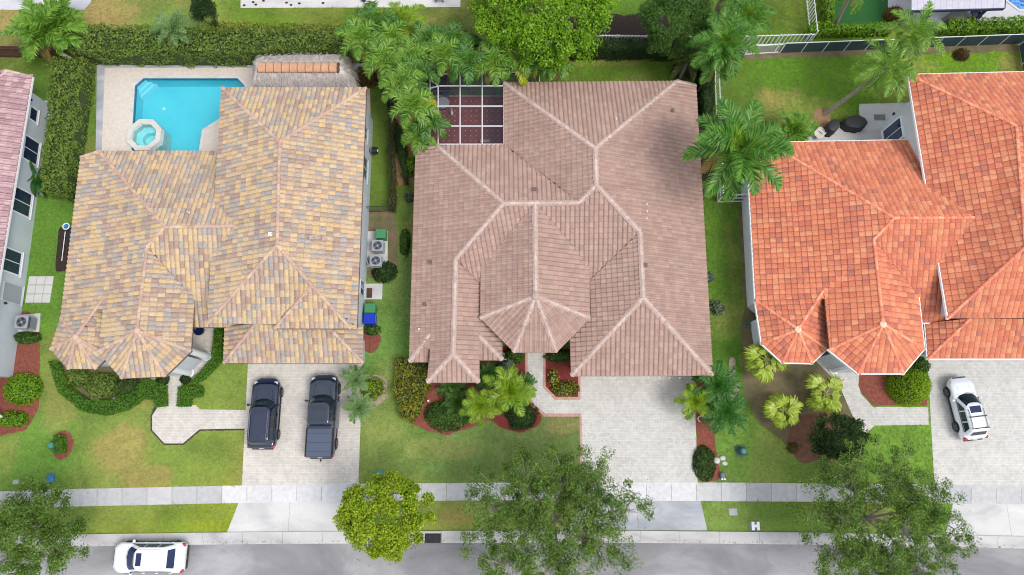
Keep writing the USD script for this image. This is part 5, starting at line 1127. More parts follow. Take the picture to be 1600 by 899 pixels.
gi.CreateScalesAttr(Vt.Vec3fArray.FromNumpy(np.repeat(rs.uniform(.7, 1.5, (len(tp), 1)), 3, 1).astype(np.float32)))
leafy('fallen_leaf', S(110, 84, 40), S(156, 128, 62), S(150, 150, 70))
C = []
for (x, y, r, k) in ((868, 812, 6.5, 420), (1372, 810, 6.3, 420), (50, 834, 4.2, 260), (602, 805, 3.2, 140), (1310, 690, 2.0, 80), (850, 60, 5.0, 120)):
    c = P(x, y)[:2]; a = rs.uniform(0, 2 * PI, k); C.append(np.c_[c + np.stack([np.cos(a), np.sin(a)], 1) * (r * rs.uniform(0, 1.15, k) ** .6)[:, None], np.full(k, .05)])
gut = np.stack([rs.uniform(-36, 36, 500), rs.normal(0, .10, 500)], 1); gut[:, 1] += np.interp(gut[:, 0], [P(x, y)[0] for x, y in kerb_pts], [P(x, y)[1] for x, y in kerb_pts])
C.append(np.c_[gut, np.full(500, .055)]); C = np.vstack(C)
lv2, lf2 = leaf_cloud(C, np.tile([0, 0, 1.0], (len(C), 1)), .09, rs, 1.9, .25)
obj('fallen_leaves', (lv2, lf2), 'fallen_leaf', None, 'brown fallen leaves strewn over pavement, kerb and road under the oaks', 'fallen leaves', kind='stuff')
# ================================================================== pool, hut, screened patio
pool = thing('swimming_pool', 'turquoise swimming pool with cut corners on the pale terrace', 'pool', base=P(280, 180))
ring = np.array(shapely.geometry.polygon.orient(gp).exterior.coords)[:-1]; n = len(ring)
m = MB(); V = np.vstack([np.c_[ring, np.full(n, -.02)], np.c_[ring, np.full(n, -1.35)]])
m.add(V, [(i, (i + 1) % n, n + (i + 1) % n, n + i) for i in range(n)]); m.add(np.c_[ring, np.full(n, -1.35)], tri_poly(ring))
obj('basin', m, 'pool_shell', pool)
obj('coping', MB().prism(gp.buffer(.27, join_style=2).difference(gp).difference(octagon(1.44)), -.05, .045), 'coping', pool)
wl = gp.buffer(-.012, join_style=2); obj('waterline_tile', MB().prism(gp.buffer(-.002, join_style=2).difference(wl.buffer(-.03)), -.26, -.012), 'waterline', pool)
for k in range(3):                                                        # steps across the cut corner
    a, b = P(211, 134 + 5 * k + 3)[:2], P(224 + 5 * k + 3, 122.5)[:2]
    g = Polygon([P(211, 122)[:2], a, b]).intersection(gp.buffer(-.03)); obj('step', MB().prism(g, -1.34, -.25 - .28 * k), 'pool_step', pool)
for k in range(2):
    g = Polygon([P(311, 240)[:2], P(318 - 4 * k - 22, 240)[:2], P(312, 222 + 4 * k)[:2]]).intersection(gp.buffer(-.03)); obj('step', MB().prism(g, -1.34, -.5 - .3 * (1 - k)), 'pool_step', pool)
obj('water', MB().prism(gp.difference(octagon(1.44)), -.13, -.10), 'water', pool)
obj('drain', MB().lathe([(0, .02), (.14, .02), (.14, 0)], np.array([*P(256, 170, -1.3)[:2], -1.34]), 12), 'white_paint', pool)
spa = thing('hot_tub', 'octagonal hot tub with white rim at the corner of the swimming pool', 'hot tub', base=(*spa_c, 0))
o1, o2 = octagon(1.43), octagon(1.0)
obj('rim', MB().prism(o1.difference(o2), -1.3, .36), 'coping', spa)
obj('tub_floor', MB().prism(o2, -1.0, -.75), 'spa_shell', spa)
c0 = np.array([spa_c[0] + .15, spa_c[1] - .12]); inner = shapely.Point(c0).buffer(.55).union(Polygon([c0 + [-.1, .1], c0 + [.3, .5], c0 + [.75, .75], c0 + [.9, .3], c0 + [.4, -.2]]).buffer(.1))
obj('bench', MB().prism(octagon(.99).difference(inner), -.76, -.28), 'spa_shell', spa)
obj('water', MB().prism(octagon(.995), .14, .17), 'water', spa)
# ---- thatched hut
hut = thing('thatched_hut', 'grey thatched hut with a row of clay ridge tiles at the pool terrace', 'hut', base=P(475, 125))
zr, ze = 4.1, 2.55
rg = [P(405, 108, zr), P(530, 108, zr)]
outline = [(398, 122), (399, 100), (408, 88), (470, 85.5), (533, 86), (546, 96), (556, 118), (556, 150), (470, 152), (399, 150)]
out = np.array([P(x, y, ze) for x, y in outline])
def toward(p, k):
    q = np.clip((p[0] - rg[0][0]) / (rg[1][0] - rg[0][0]), 0, 1); r = rg[0] + (rg[1] - rg[0]) * q
    z = ze + (zr - ze) * math.sin(k * PI / 2) ** .9
    return np.array([*(p[:2] + (r[:2] - p[:2]) * k), z])
dense = []
for i in range(len(out)):
    a, b = out[i], out[(i + 1) % len(out)]; dense += [a + (b - a) * j / 6 for j in range(6)]
rs = np.random.default_rng(31)
rings = [np.array([toward(p, 0) + [0, 0, -.22] for p in dense])] + [np.array([toward(p, k) + [rs.normal(0, .025), rs.normal(0, .025), rs.normal(0, .03)] for p in dense]) for k in np.linspace(0, .97, 8)]
obj('roof_thatch', MB().loft(rings), 'thatch', hut, smooth=50)
st_ = MB(); V, Fc = [], []
for i in range(5200):                                                     # straws lying down the slope
    k = rs.uniform(-.06, .93); p = dense[rs.integers(len(dense))] + rs.normal(0, .12, 3) * [1, 1, 0]
    a, b = toward(p, max(k, 0)), toward(p, k - .13) if k > .13 else toward(p, 0) + [0, 0, -.25] + unit(p - hut.base)[:3] * .05
    a = a + [0, 0, .035 + rs.uniform(0, .03)]; b = np.asarray(b) + [0, 0, .02 + rs.uniform(0, .05)] + rs.normal(0, .04, 3)
    d = unit(b - a); w_ = unit(np.cross(d, [0, 0, 1])) * .014; o = len(V) * 4; V.append([a - w_, a + w_, b + w_, b - w_]); Fc.append((o, o + 1, o + 2, o + 3))
obj('straw', st_.add(np.array(V).reshape(-1, 3), np.array(Fc)), 'thatch_straw', hut, kind='stuff')
for i in range(10):
    a = P(404.5 + i * 12.35, 106, zr + .06); b = P(404.5 + (i + .82) * 12.35, 106, zr + .03); m = MB(); ang = np.linspace(-.15, PI + .15, 8)
    V = [a + [0, math.cos(t) * .42, math.sin(t) * .22 + .03] for t in ang] + [b + [.05, math.cos(t) * .38, math.sin(t) * .19] for t in ang] + [a + [0, math.cos(t) * .36, math.sin(t) * .16] for t in ang]
    m.add(np.array(V), [(j, j + 1, 9 + j, 8 + j) for j in range(7)] + [(16 + j, 17 + j, j + 1, j) for j in range(7)])
    obj('ridge_tile', m, 'clay_cap', hut)
obj('ridge_bed', MB().bar(P(403, 106, zr - .02), P(531, 106, zr - .02), .8, .12), 'wood_dark', hut)
for x, y in ((408, 116), (545, 116), (408, 150), (548, 150)):
    c = P(x, y, 0) ; c = np.array([*P(x, y, 2.4)[:2], 0]); obj('post', MB().tube([c, c + [0, 0, 2.6]], .09, 8), 'bark', hut)
obj('dark_speaker', MB().box(P(553, 133, .3) + [0, 0, -.1], (.25, .25, .5), 0, .05), 'black_plastic', None, 'small dark box standing at the right end of the thatched hut', 'box')
# ---- screened patio
fl = thing('patio_floor', kind='structure')
x0, y0, _ = P(676, 226); x1, y1, _ = P(790, 151)
obj('floor_bed', MB().prism(shapely.box(x0, y0 - .6, x1 + .3, y1), -.05, .02), 'mulch_dark', fl)
TS = .86; k = 0
nx2, ny2 = int((x1 - x0) / .43) + 1, int((y1 - y0 + .6) / .43) + 1
rs = np.random.default_rng(8)
for i in range(nx2):
    for j in range(ny2):
        cx_, cy_ = x0 + .215 + i * .43, y1 - .215 - j * .43
        h_ = .21; c_ = .05
        pts = [(cx_ - h_ + c_, cy_ - h_), (cx_ + h_ - c_, cy_ - h_), (cx_ + h_, cy_ - h_ + c_), (cx_ + h_, cy_ + h_ - c_), (cx_ + h_ - c_, cy_ + h_), (cx_ - h_ + c_, cy_ + h_), (cx_ - h_, cy_ + h_ - c_), (cx_ - h_, cy_ - h_ + c_)]
        obj('floor_tile', MB().prism(pts, .0, .032 + rs.uniform(0, .003)), 'terracotta_tile', fl)
        if i and j: 
            a, b = cx_ - .215, cy_ + .215; obj('tile_inset', MB().prism([(a - .075, b), (a, b - .075), (a + .075, b), (a, b + .075)], .0, .031), 'cream_tile', fl)
scr = thing('screen_enclosure', 'white framed screen enclosure with dark mesh over the red tiled patio', 'enclosure', base=P(735, 175))
zt = 3.0
def beam(a, b, w=.062, za=zt, zb=zt): obj('beam', MB().bar(P(*a, za), P(*b, zb), w, .12), 'white_paint', scr)
xs = [684.7, 719, 753.5, 786.7]; ys = [134.7, 166.4, 197.6, 226.0]
for x in xs: beam((x, 116 if x < 786 else 117), (x, 228))
for y in ys[0:]:
    for a, b in zip(xs[:-1], xs[1:]): beam((a + 1, y), (b - 1, y))
beam((684, 116), (845, 112)); beam((787, 130.5), (845, 130.5)); beam((815, 113), (815, 130)); beam((843, 112), (843, 131))
beam((672, 125), (684, 134)); beam((672, 138), (684, 135)); beam((672, 167), (684, 166.4)); beam((672, 125), (672, 228))
yb = P(735, 151)[1]; xw = P(684.7, 150, zt)[0]
for x in (676, 711, 747, 783):
    X = P(x, 151)[0]; obj('upright', MB().bar((X, yb, 0), (X, yb, zt), .08), 'fence_grey', scr)
obj('chair_rail', MB().bar((P(672, 151)[0], yb, .85), (x1, yb, .85), .06), 'fence_grey', scr); obj('base_rail', MB().bar((P(672, 151)[0], yb, .06), (x1, yb, .06), .09), 'mortar_pink', scr)
X = P(672, 180, zt)[0]
for y in (151, 175, 200, 222):
    Y = P(680, y)[1]; obj('upright', MB().bar((X, Y, 0), (X, Y, zt), .08), 'fence_grey', scr)
m = MB(); A = [P(672, 116, zt - .03), P(787, 116, zt - .03), P(787, 227, zt - .03), P(672, 227, zt - .03)]; m.quad(*A[::-1]); obj('roof_screen', m, 'screen', scr)
obj('roof_screen', MB().quad(P(787, 130, zt - .03), P(843, 130, zt - .03), P(843, 113, zt - .03), P(787, 116, zt - .03)), 'screen', scr)
obj('wall_screen', MB().quad((X, yb + .03, .1), (x1, yb + .03, .1), (x1, yb + .03, zt - .06), (X, yb + .03, zt - .06)), 'screen', scr)
obj('wall_screen', MB().quad((X, P(672, 226, zt)[1], .1), (X, yb, .1), (X, yb, zt - .06), (X, P(672, 226, zt)[1], zt - .06)), 'screen', scr)
c = P(692, 161, .7); tb = thing('patio_table', 'round grey table under the screen roof by the left beam', 'table', base=(c[0], c[1], .03))
obj('table_top', MB().lathe([(0, .68), (.5, .68), (.52, .71), (.5, .74), (0, .74)], tb.base, 24), 'ac_grey', tb); obj('pedestal', MB().lathe([(.28, 0), (.26, .04), (.05, .08), (.05, .68)], tb.base, 14), 'dark_metal', tb)
c = P(697, 146, .5); ch = thing('patio_chair', 'dark chair beside the round table at the back screen wall', 'chair', base=(c[0], c[1], .03))
b = ch.base; obj('seat', MB().box(b + [0, 0, .43], (.5, .5, .05), .3, .02), 'fence_green', ch); obj('backrest', MB().box(b + [.07, .25, .7], (.5, .05, .5), .3, .02), 'fence_green', ch)
for sx_ in (-.2, .2):
    for sy_ in (-.2, .2): obj('leg', MB().bar(b + [sx_, sy_, 0], b + [sx_, sy_, .42], .035), 'fence_green', ch)
c = P(706, 177, .2); orn = thing('garden_ornament', 'small whitish bird shaped ornament on the red patio tiles', 'ornament', base=(c[0], c[1], .03)); b = orn.base
v = trimesh.creation.icosphere(2); v.apply_scale([.12, .22, .16]); v.apply_translation(b + [0, 0, .22]); obj('body', v, 'white_stone', orn, smooth=True)
obj('neck', MB().tube([b + [0, .12, .3], b + [-.02, .2, .48], b + [-.05, .24, .52]], [.06, .045, .05], 8), 'white_stone', orn); obj('foot', MB().lathe([(.12, 0), (.1, .08), (.04, .1)], b, 10), 'white_stone', orn)
c = P(758, 222, .3); bn = thing('patio_bench', 'low pinkish bench at the house side of the screened patio', 'bench', base=(c[0], c[1], .03)); b = bn.base
obj('seat', MB().box(b + [0, 0, .42], (.78, .24, .05), 0, .015), 'mortar_pink', bn)
for s_ in (-.32, .32): obj('leg', MB().box(b + [s_, 0, .2], (.06, .2, .4), 0, .01), 'mortar_pink', bn)

# ================================================================== fences
def frange(a, b, step): return np.arange(a, b + 1e-6, step)
def picket_fence(name, px, label, h, spacing, mat, group=None, posts=2.4, w=.035, rails=(.12, .95), ground=True, z0=0.0):
    pts = [P(*p)[:2] for p in px]; t = thing(name, label, 'fence', group, base=(*pts[0], 0)); cnt = 0
    for a, b in zip(pts[:-1], pts[1:]):
        L = np.linalg.norm(b - a); d = (b - a) / L; rz = math.atan2(d[1], d[0])
        for r in rails: obj('rail', MB().box((*((a + b) / 2), h * r), (L, .05, .06), rz), mat, t)
        for s in np.arange(0, L + .01, posts): obj('post', MB().box((*(a + d * s), (h + .08) / 2), (.075, .075, h + .08), rz, .01), mat, t)
        for s in np.arange(spacing, L, spacing): obj('picket', MB().box((*(a + d * s + np.array([-d[1], d[0]]) * .03), h / 2 + .03), (w, .02, h - .06), rz), mat, t)
    return t
picket_fence('picket_fence', [(1117, 90), (1215, 83.5)], 'white metal picket fence behind the lawn, left of the dark screened stretch', 1.35, .14, 'white_paint', w=.03)
picket_fence('slatted_fence', [(868, 76), (1116, 78)], 'white slatted fence above the dark hedge behind the brown roofed house', 1.9, .26, 'white_paint', w=.13)
picket_fence('slatted_fence', [(1118, 74), (1262, 70)], 'white slatted fence running behind the metal picket fence', 1.5, .34, 'white_paint', w=.09)
picket_fence('slatted_fence', [(1266, 66), (1257, -20)], 'white slatted fence running up to the top edge left of the narrow hedge', 1.5, .34, 'white_paint', w=.1)
t = picket_fence('picket_fence', [(1116, 92), (1119, 200), (1124, 316)], 'white picket fence running down between brown and orange roofs', 1.3, .3, 'white_paint', w=.025)
def panel_fence(name, px, label, h, mat, frame, posts=1.9, group=None):
    pts = [P(*p)[:2] for p in px]; t = thing(name, label, 'fence', group, base=(*pts[0], 0))
    for a, b in zip(pts[:-1], pts[1:]):
        L = np.linalg.norm(b - a); d = (b - a) / L; rz = math.atan2(d[1], d[0]); n_ = max(1, round(L / posts))
        for i in range(n_):
            c = a + d * L * (i + .5) / n_
            obj('panel', MB().box((*c, h * .5), (L / n_ - .05, .03, h * .92), rz), mat, t)
            obj('post', MB().box((*(a + d * L * i / n_), h / 2 + .03), (.06, .06, h + .06), rz), frame, t)
            for s in np.arange(.22, L / n_ - .1, .22): obj('bar', MB().box((*(a + d * (L * i / n_ + s) + np.array([d[1], -d[0]]) * .03), h / 2), (.022, .022, h * .95), rz), 'fence_grey', t)
        obj('top_rail', MB().box((*((a + b) / 2), h + .02), (L, .05, .05), rz), frame, t)
    return t
panel_fence('screened_fence', [(1218, 83), (1384, 77)], 'dark screened metal fence below the putting turf', 1.35, 'fence_green', 'white_paint', group='dark screened fences at the back')
panel_fence('screened_fence', [(1425, 75), (1595, 68.5)], 'dark screened metal fence below the glossy hedge and pergola', 1.35, 'fence_green', 'white_paint', group='dark screened fences at the back')
panel_fence('screened_fence', [(1592, 72), (1602, 130)], 'dark screened fence running down at the right edge', 1.35, 'fence_green', 'white_paint')
gt = thing('garden_gate', 'white framed screened gate enclosure between brown and orange houses under the royal palm', 'gate', base=P(1125, 316))
def gseg(a, b, h=1.5):
    a, b = P(*a)[:2], P(*b)[:2]; L = np.linalg.norm(b - a); d = (b - a) / L; rz = math.atan2(d[1], d[0]); mid = (a + b) / 2
    for z in (.08, .8, h): obj('rail', MB().box((*mid, z), (L + .08, .09, .09), rz), 'white_paint', gt)
    for p in (a, mid, b): obj('post', MB().box((*p, h / 2), (.1, .1, h + .06), rz), 'white_paint', gt)
    obj('screen', MB().box((*mid, h / 2), (L, .012, h), rz), 'screen', gt)
gseg((1120, 268), (1121, 316)); gseg((1121, 316), (1163, 315)); gseg((1166, 262), (1166, 314))
# wooden fence at the top left
wf = thing('wooden_fence', 'brown wooden board fence at the top left corner', 'fence', base=P(0, 90))
a, b = P(-90, 88)[:2], P(112, 92)[:2]; L = np.linalg.norm(b - a); d = (b - a) / L; rz = math.atan2(d[1], d[0]); rs = np.random.default_rng(9)
for i, s in enumerate(np.arange(.08, L, .165)): obj('board', MB().box((*(a + d * s), .85), (.15, .025, 1.6 + rs.uniform(0, .06)), rz), 'wood_fence', wf)
for z in (.4, 1.3): obj('rail', MB().box((*((a + b) / 2 + np.array([d[1], -d[0]]) * .04), z), (L, .05, .09), rz), 'wood_dark', wf)
obj('gutter_pipe', MB().bar(P(93, 82, .9), P(111, 93, .5), .28, .06), 'white_paint', None, 'white plank leaning at the end of the wooden fence', 'plank')
# chain link along the side garden
cf = thing('chain_link_fence', 'thin dark wire fence covered in vines between the yellow tiled and brown roofed houses', 'fence', base=P(612, 200))
pts = [P(602, 128)[:2], P(612, 200)[:2], P(617, 330)[:2], P(576, 332)[:2]]
for a, b in zip(pts[:-1], pts[1:]):
    L = np.linalg.norm(b - a); d = (b - a) / L
    for s in np.arange(0, L, 2.2): obj('post', MB().tube([(*(a + d * s), 0), (*(a + d * s), 1.25)], .03, 6), 'dark_metal', cf)
    for z in (.1, 1.2): obj('rail', MB().tube([(*a, z), (*b, z)], .022, 6), 'dark_metal', cf)
    obj('mesh', MB().quad((*a, .1), (*b, .1), (*b, 1.2), (*a, 1.2)), 'screen', cf)
vb = hedge('vine', shapely.LineString([pts[1] + [.1, 0], pts[2]]).buffer(.22), 1.2, 'brown and dark green vine growing over the wire side fence', 'vine', 'leaf_vine', .11, 190, None, .3, 41)

# ================================================================== small things
def ac_unit(px, py, label, group=None, rz=0.0, s=.86, h=.85):
    c = P(px, py, .95); t = thing('air_conditioner', label, 'air conditioner', group, base=(c[0], c[1], .08)); b = t.base
    obj('casing', MB().box(b + [0, 0, h / 2], (s * .94, s * .94, h), rz, .05), 'ac_dark', t)
    for k in range(7): obj('louvre', MB().box(b + [0, 0, .1 + k * .1], (s * .965, s * .965, .03), rz, .01), 'ac_grey', t)
    o = shapely.box(-s / 2, -s / 2, s / 2, s / 2).buffer(-.08).buffer(.08).difference(shapely.Point(0, 0).buffer(s * .38))
    v, f = MB().prism(o, h, h + .07).get(); cr, sr = math.cos(rz), math.sin(rz); v = v @ np.array([[cr, sr, 0], [-sr, cr, 0], [0, 0, 1]]); obj('top_cover', (v + b, f), 'ac_grey', t)
    obj('fan_well', MB().lathe([(s * .385, h + .05), (s * .38, h + .008), (0, h + .006)], b, 24), 'black_plastic', t)
    for k in range(4):
        a = k * PI / 2 + .5; d = np.array([math.cos(a), math.sin(a), 0]); p_ = np.array([-d[1], d[0], 0]); z = h + .02
        obj('fan_blade', MB().quad(b + d * .07 + p_ * .05 + [0, 0, z], b + d * .07 - p_ * .05 + [0, 0, z + .02], b + d * s * .34 - p_ * .09 + [0, 0, z + .03], b + d * s * .34 + p_ * .09 + [0, 0, z], .006), 'ac_dark', t)
    obj('fan_hub', MB().lathe([(.09, h + .02), (.085, h + .05), (0, h + .06)], b, 12), 'ac_grey', t)
    for r in (.14, .22, .3): obj('grille_ring', MB().tube([b + [math.cos(a) * r * s / .86, math.sin(a) * r * s / .86, h + .075] for a in np.linspace(0, 2 * PI, 25)], .006, 4), 'ac_grey', t)
    return t
G2_ = 'air conditioners at the wall of the yellow tiled house'
ac_unit(590, 384, 'upper air conditioner at the yellow tiled house, next to the green bin', G2_)
ac_unit(587, 407.5, 'lower air conditioner at the side wall of the yellow tiled house', G2_)
ac_unit(36, 504, 'air conditioner on a pale pad by the pale blue house', None, .0, .95, 1.0)
ln = thing('refrigerant_lines', 'thin dark pipes looping from the lower air conditioner to the wall', 'pipe', base=P(576, 410))
for k in range(2): obj('line', MB().tube([P(574 + k, 398 + k * 5, .1), P(573 + k * 2, 407, .35), P(576 + k * 2, 415, .3), P(582, 417, .25)], .025, 6), 'black_plastic' if k else 'white_paint', ln)
def lidded(px, py, label, mat, w, d, h, name, cat, lidmat=None, wheels=False, group=None, rz=0.0):
    c = P(px, py, h); t = thing(name, label, cat, group, base=(c[0], c[1], .02)); b = t.base
    r0 = [b + [x * w * .42, y * d * .42, 0] for x, y in ((-1, -1), (1, -1), (1, 1), (-1, 1))]; r1 = [b + [x * w * .48, y * d * .48, h] for x, y in ((-1, -1), (1, -1), (1, 1), (-1, 1))]
    obj('body', MB().loft([np.array(r0), np.array(r1)]), mat, t)
    obj('lid', MB().box(b + [0, 0, h + .04], (w, d, .09), 0, .035), lidmat or mat, t); obj('lid_rib', MB().box(b + [0, 0, h + .09], (w * .7, d * .5, .03), 0, .012), lidmat or mat, t)
    if wheels:
        for s_ in (-1, 1): obj('wheel', MB().tube([b + [s_ * w * .3 - .03, d * .5, .12], b + [s_ * w * .3 + .03, d * .5, .12]], .12, 12), 'tyre', t)
        obj('handle', MB().bar(b + [w * .56, -d * .35, h - .02], b + [w * .56, d * .35, h - .02], .04), 'grey_metal', t)
    return t
lidded(595, 365.5, 'green lidded bin above the two air conditioners', 'green_plastic', .8, .72, .95, 'green_bin', 'bin', group='green bins at the side wall of the yellow tiled house')
lidded(578, 482, 'green lidded bin right above the blue bin', 'green_plastic', .8, .72, .95, 'green_bin', 'bin', group='green bins at the side wall of the yellow tiled house')
lidded(577, 498, 'bright blue wheeled bin at the front side corner of the yellow tiled house', 'bin_blue', .82, .8, 1.05, 'blue_bin', 'bin', wheels=True)
c = P(577, 458, .1); obj('door_mat', MB().box((c[0], c[1], .085), (.42, .75, .03), 0, .01), 'wood_dark', None, 'brown door mat on the pale pad beside the air conditioners', 'mat')
c = P(584, 233, 1.2); hr_ = thing('hose_reel', 'black hose reel at the side wall of the yellow tiled house', 'hose reel', base=(c[0], c[1], 0)); b = hr_.base
obj('drum', MB().tube([b + [-.15, 0, .9], b + [.22, 0, .9]], .3, 16), 'black_plastic', hr_); obj('bracket', MB().box(b + [-.25, 0, .9], (.14, .34, .5), 0, .02), 'grey_metal', hr_); obj('hub', MB().tube([b + [.2, 0, .9], b + [.27, 0, .9]], .1, 12), 'white_paint', hr_)
# pool net lying on the mulch
pn = thing('pool_net', 'white pole with a round blue net head lying on the dark mulch strip', 'pool net', base=P(100, 380))
a, b = P(96.5, 408, .08), P(102, 362, .3); obj('pole', MB().tube([a, b], .028, 8), 'white_paint', pn)
c = P(103.5, 354, .32); obj('hoop', MB().tube([c + [.24 * math.cos(t_), .24 * math.sin(t_), .02] for t_ in np.linspace(0, 2 * PI, 22)], .045, 6), 'white_paint', pn); obj('net', MB().lathe([(.22, .03), (.12, -.02), (0, -.04)], c, 16), 'lid_blue', pn)
# utility covers
def flat_box(px, py, label, cat, name, mat, w, d, rz=0.0, lid=None, h=.06):
    c = P(px, py); t = thing(name, label, cat, base=(c[0], c[1], 0)); obj('frame', MB().box((c[0], c[1], h / 2 - .01), (w, d, h), rz, .01), mat, t); obj('cover', MB().box((c[0], c[1], h - .005), (w * .84, d * .84, .03), rz, .008), lid or mat, t); return t
flat_box(79.5, 748, 'round edged bright blue meter lid on the left lawn near the pavement', 'meter cover', 'meter_box', 'lid_blue', .55, .6, .1)
flat_box(25, 753, 'small pale meter lid at the pavement, left lawn', 'meter cover', 'meter_box', 'utility_grey', .4, .32, .1)
flat_box(593, 739, 'pale blue lid peeking out above the lime green tree', 'meter cover', 'meter_box', 'teal_plastic', .45, .35)
flat_box(1145, 800, 'square pale concrete meter lid on the verge at the right driveway apron', 'meter cover', 'meter_box', 'utility_grey', .6, .5, .05)
hc = thing('valve_cover', 'pale valve cover marked with a white letter shape on the right verge', 'valve cover', base=P(1180, 822)); c = hc.base
obj('frame', MB().box(c + [-.05, 0, .02], (.76, .62, .06), 0, .01), 'fence_grey', hc)
for dx in (-.16, .2): obj('mark', MB().box(c + [dx, 0, .058], (.2, .56, .02), 0, .004), 'white_paint', hc)
obj('mark', MB().box(c + [.02, 0, .056], (.2, .18, .02), 0, .004), 'white_paint', hc)
gr_ = thing('storm_drain', 'iron storm drain grate in the kerb below the lime green tree', 'drain', base=P(676, 840)); c = gr_.base
obj('frame', MB().prism(shapely.box(c[0] - .56, c[1] - .36, c[0] + .56, c[1] + .30).difference(shapely.box(c[0] - .5, c[1] - .3, c[0] + .5, c[1] + .24)), -.05, .05), 'dark_metal', gr_)
obj('pit', MB().box(c + [0, -.03, -.01], (1.0, .54, .03)), 'black_plastic', gr_)
for k in range(9): obj('bar', MB().box(c + [-.44 + k * .11, -.03, .03], (.05, .54, .03)), 'dark_metal', gr_)
obj('hood', MB().box(c + [0, .36, .06], (1.2, .14, .2), 0, .02), 'kerb_concrete', gr_)
def cable_box(px, py, label, mat, lid):
    c = P(px, py, .5); t = thing('utility_box', label, 'utility box', base=(c[0], c[1], 0)); b = t.base
    obj('housing', MB().lathe([(.3, 0), (.28, .5), (.24, .56), (0, .58)], b, 16), mat, t, smooth=40); obj('lid', MB().lathe([(.2, .57), (.21, .64), (.15, .7), (0, .71)], b + [.02, 0, 0], 14), lid, t, smooth=40); obj('base_plate', MB().box(b + [0, 0, .02], (.8, .8, .05), .2, .01), 'green_box', t)
cable_box(1161, 705, 'dark utility box with pale green top on the lawn by the empty driveway', 'fence_green', 'teal_plastic')
cable_box(81, 696, 'green utility pedestal beside the clipped block of hedge', 'green_box', 'teal_plastic')
fl_ = thing('flood_light', 'small grey landscape lamp on red mulch by the pavement', 'lamp', base=P(1128, 744)); b = fl_.base
obj('housing', MB().box(b + [0, 0, .2], (.34, .5, .24), 0, .06), 'fence_grey', fl_)
for s_ in (-.09, .09): obj('lens', MB().lathe([(.07, .0), (.07, .04), (0, .06)], b + [s_, -.2, .31], 10), 'white_paint', fl_)
wc = thing('watering_can', 'teal watering hose coil at the white wall of the orange roofed house', 'hose', base=P(1169, 508)); b = wc.base
obj('coil', MB().tube([b + [.26 * math.cos(t_) * 1.3, .14 * math.sin(t_), .08 + t_ * .006] for t_ in np.linspace(0, 6 * PI, 60)], .03, 6), 'teal_plastic', wc)
hs = thing('garden_hose', 'white wire hoop at the foot of the date palms beside the empty driveway', 'hose', base=P(1096, 655)); b = hs.base
obj('coil', MB().tube([b + [.3 * math.cos(t_), .22 * math.sin(t_), .06 + t_ * .02] for t_ in np.linspace(0, 4 * PI, 40)], .02, 6), 'white_paint', hs)
for i, (x, y, lab) in enumerate([(571, 599, None)]): pass
for x, y, lab in ((714, 599, 'small white garden spotlight under the gable end'), (670, 627, 'small white garden spotlight on the red mulch beside the variegated hedge')):
    c = P(x, y); t = thing('garden_spotlight', lab, 'lamp', base=c); obj('stake', MB().tube([c, c + [0, 0, .2]], .02, 6), 'black_plastic', t); obj('head', MB().lathe([(.03, .18), (.08, .3), (.075, .33), (0, .32)], c, 10), 'white_paint', t)
c = P(1098, 104, .3); obj('tree_stump', MB().lathe([(.38, 0), (.34, .3), (.3, .34), (0, .33)], P(1066, 117), 12), 'clay_cap', None, 'reddish stump at the back corner of the brown roof', 'stump')
ax = P(312, 517, .4); pt = thing('plant_pot', 'dark blue round pot in the porch corner of the yellow tiled house', 'pot', base=(ax[0], ax[1], .03)); obj('bowl', MB().lathe([(.2, 0), (.34, .3), (.36, .52), (.33, .55), (.28, .5), (0, .46)], pt.base, 20), 'bin_blue' if False else 'glass_blue', pt, smooth=40); obj('rim', MB().lathe([(.33, .55), (.37, .56), (.37, .5), (.33, .5)], pt.base, 20), 'navy_metal', pt)
bc_ = P(0, 655); ob = thing('satellite_dish', 'pale curved panel sticking in from the left edge over the yellow green bush', 'dish', base=P(2, 650)); b = ob.base
v, f = MB().loft([np.array([b + [-1.2, .25 * math.cos(a), 1.1 + .1 * math.sin(a)] for a in np.linspace(0, 2 * PI, 10)[:-1]]), np.array([b + [.2, .22 * math.cos(a) + .05, 1.0 + .08 * math.sin(a)] for a in np.linspace(0, 2 * PI, 10)[:-1]]), np.array([b + [.75, .06 * math.cos(a) - .1, .9 + .03 * math.sin(a)] for a in np.linspace(0, 2 * PI, 10)[:-1]])]).get()
obj('panel', (v, f), 'stucco_white', ob, smooth=40); obj('mast', MB().tube([b + [-.9, 0, 0], b + [-.9, 0, 1.1]], .04, 8), 'grey_metal', ob)

# garden furniture of the right hand house
def covered(px, py, rx, ry, h, label, cat, name, rz, mat='black_cover', seed=0):
    c = P(px, py, h * .6); t = thing(name, label, cat, base=(c[0], c[1], .03)); rs = np.random.default_rng(seed)
    A = np.linspace(0, 2 * PI, 37)[:-1]; rings = []
    for k, (r, z) in enumerate([(1.06, .02), (1.03, h * .35), (1.0, h * .8), (.95, h * .95), (.8, h), (.4, h * 1.03), (.05, h * 1.04)]):
        fold = 1 + (.05 * np.cos(A * 9 + seed) + .03 * np.cos(A * 5)) * (1 - k / 6)
        x, y = rx * r * fold * np.cos(A), ry * r * fold * np.sin(A); rings.append(t.base + np.stack([x * math.cos(rz) - y * math.sin(rz), x * math.sin(rz) + y * math.cos(rz), np.full(36, z)], 1))
    obj('cover', MB().loft(rings), mat, t, smooth=60); obj('hem', MB().tube(np.vstack([rings[0], rings[0][:1]]), .02, 5), mat, t); return t
covered(1335, 193, .92, .58, .75, 'round table under a black cover on the side terrace', 'covered table', 'covered_table', 0, seed=1)
covered(1300, 199, .62, .42, .95, 'grill under a black cover between the covered table and the white tray table', 'covered grill', 'covered_grill', .9, seed=2)
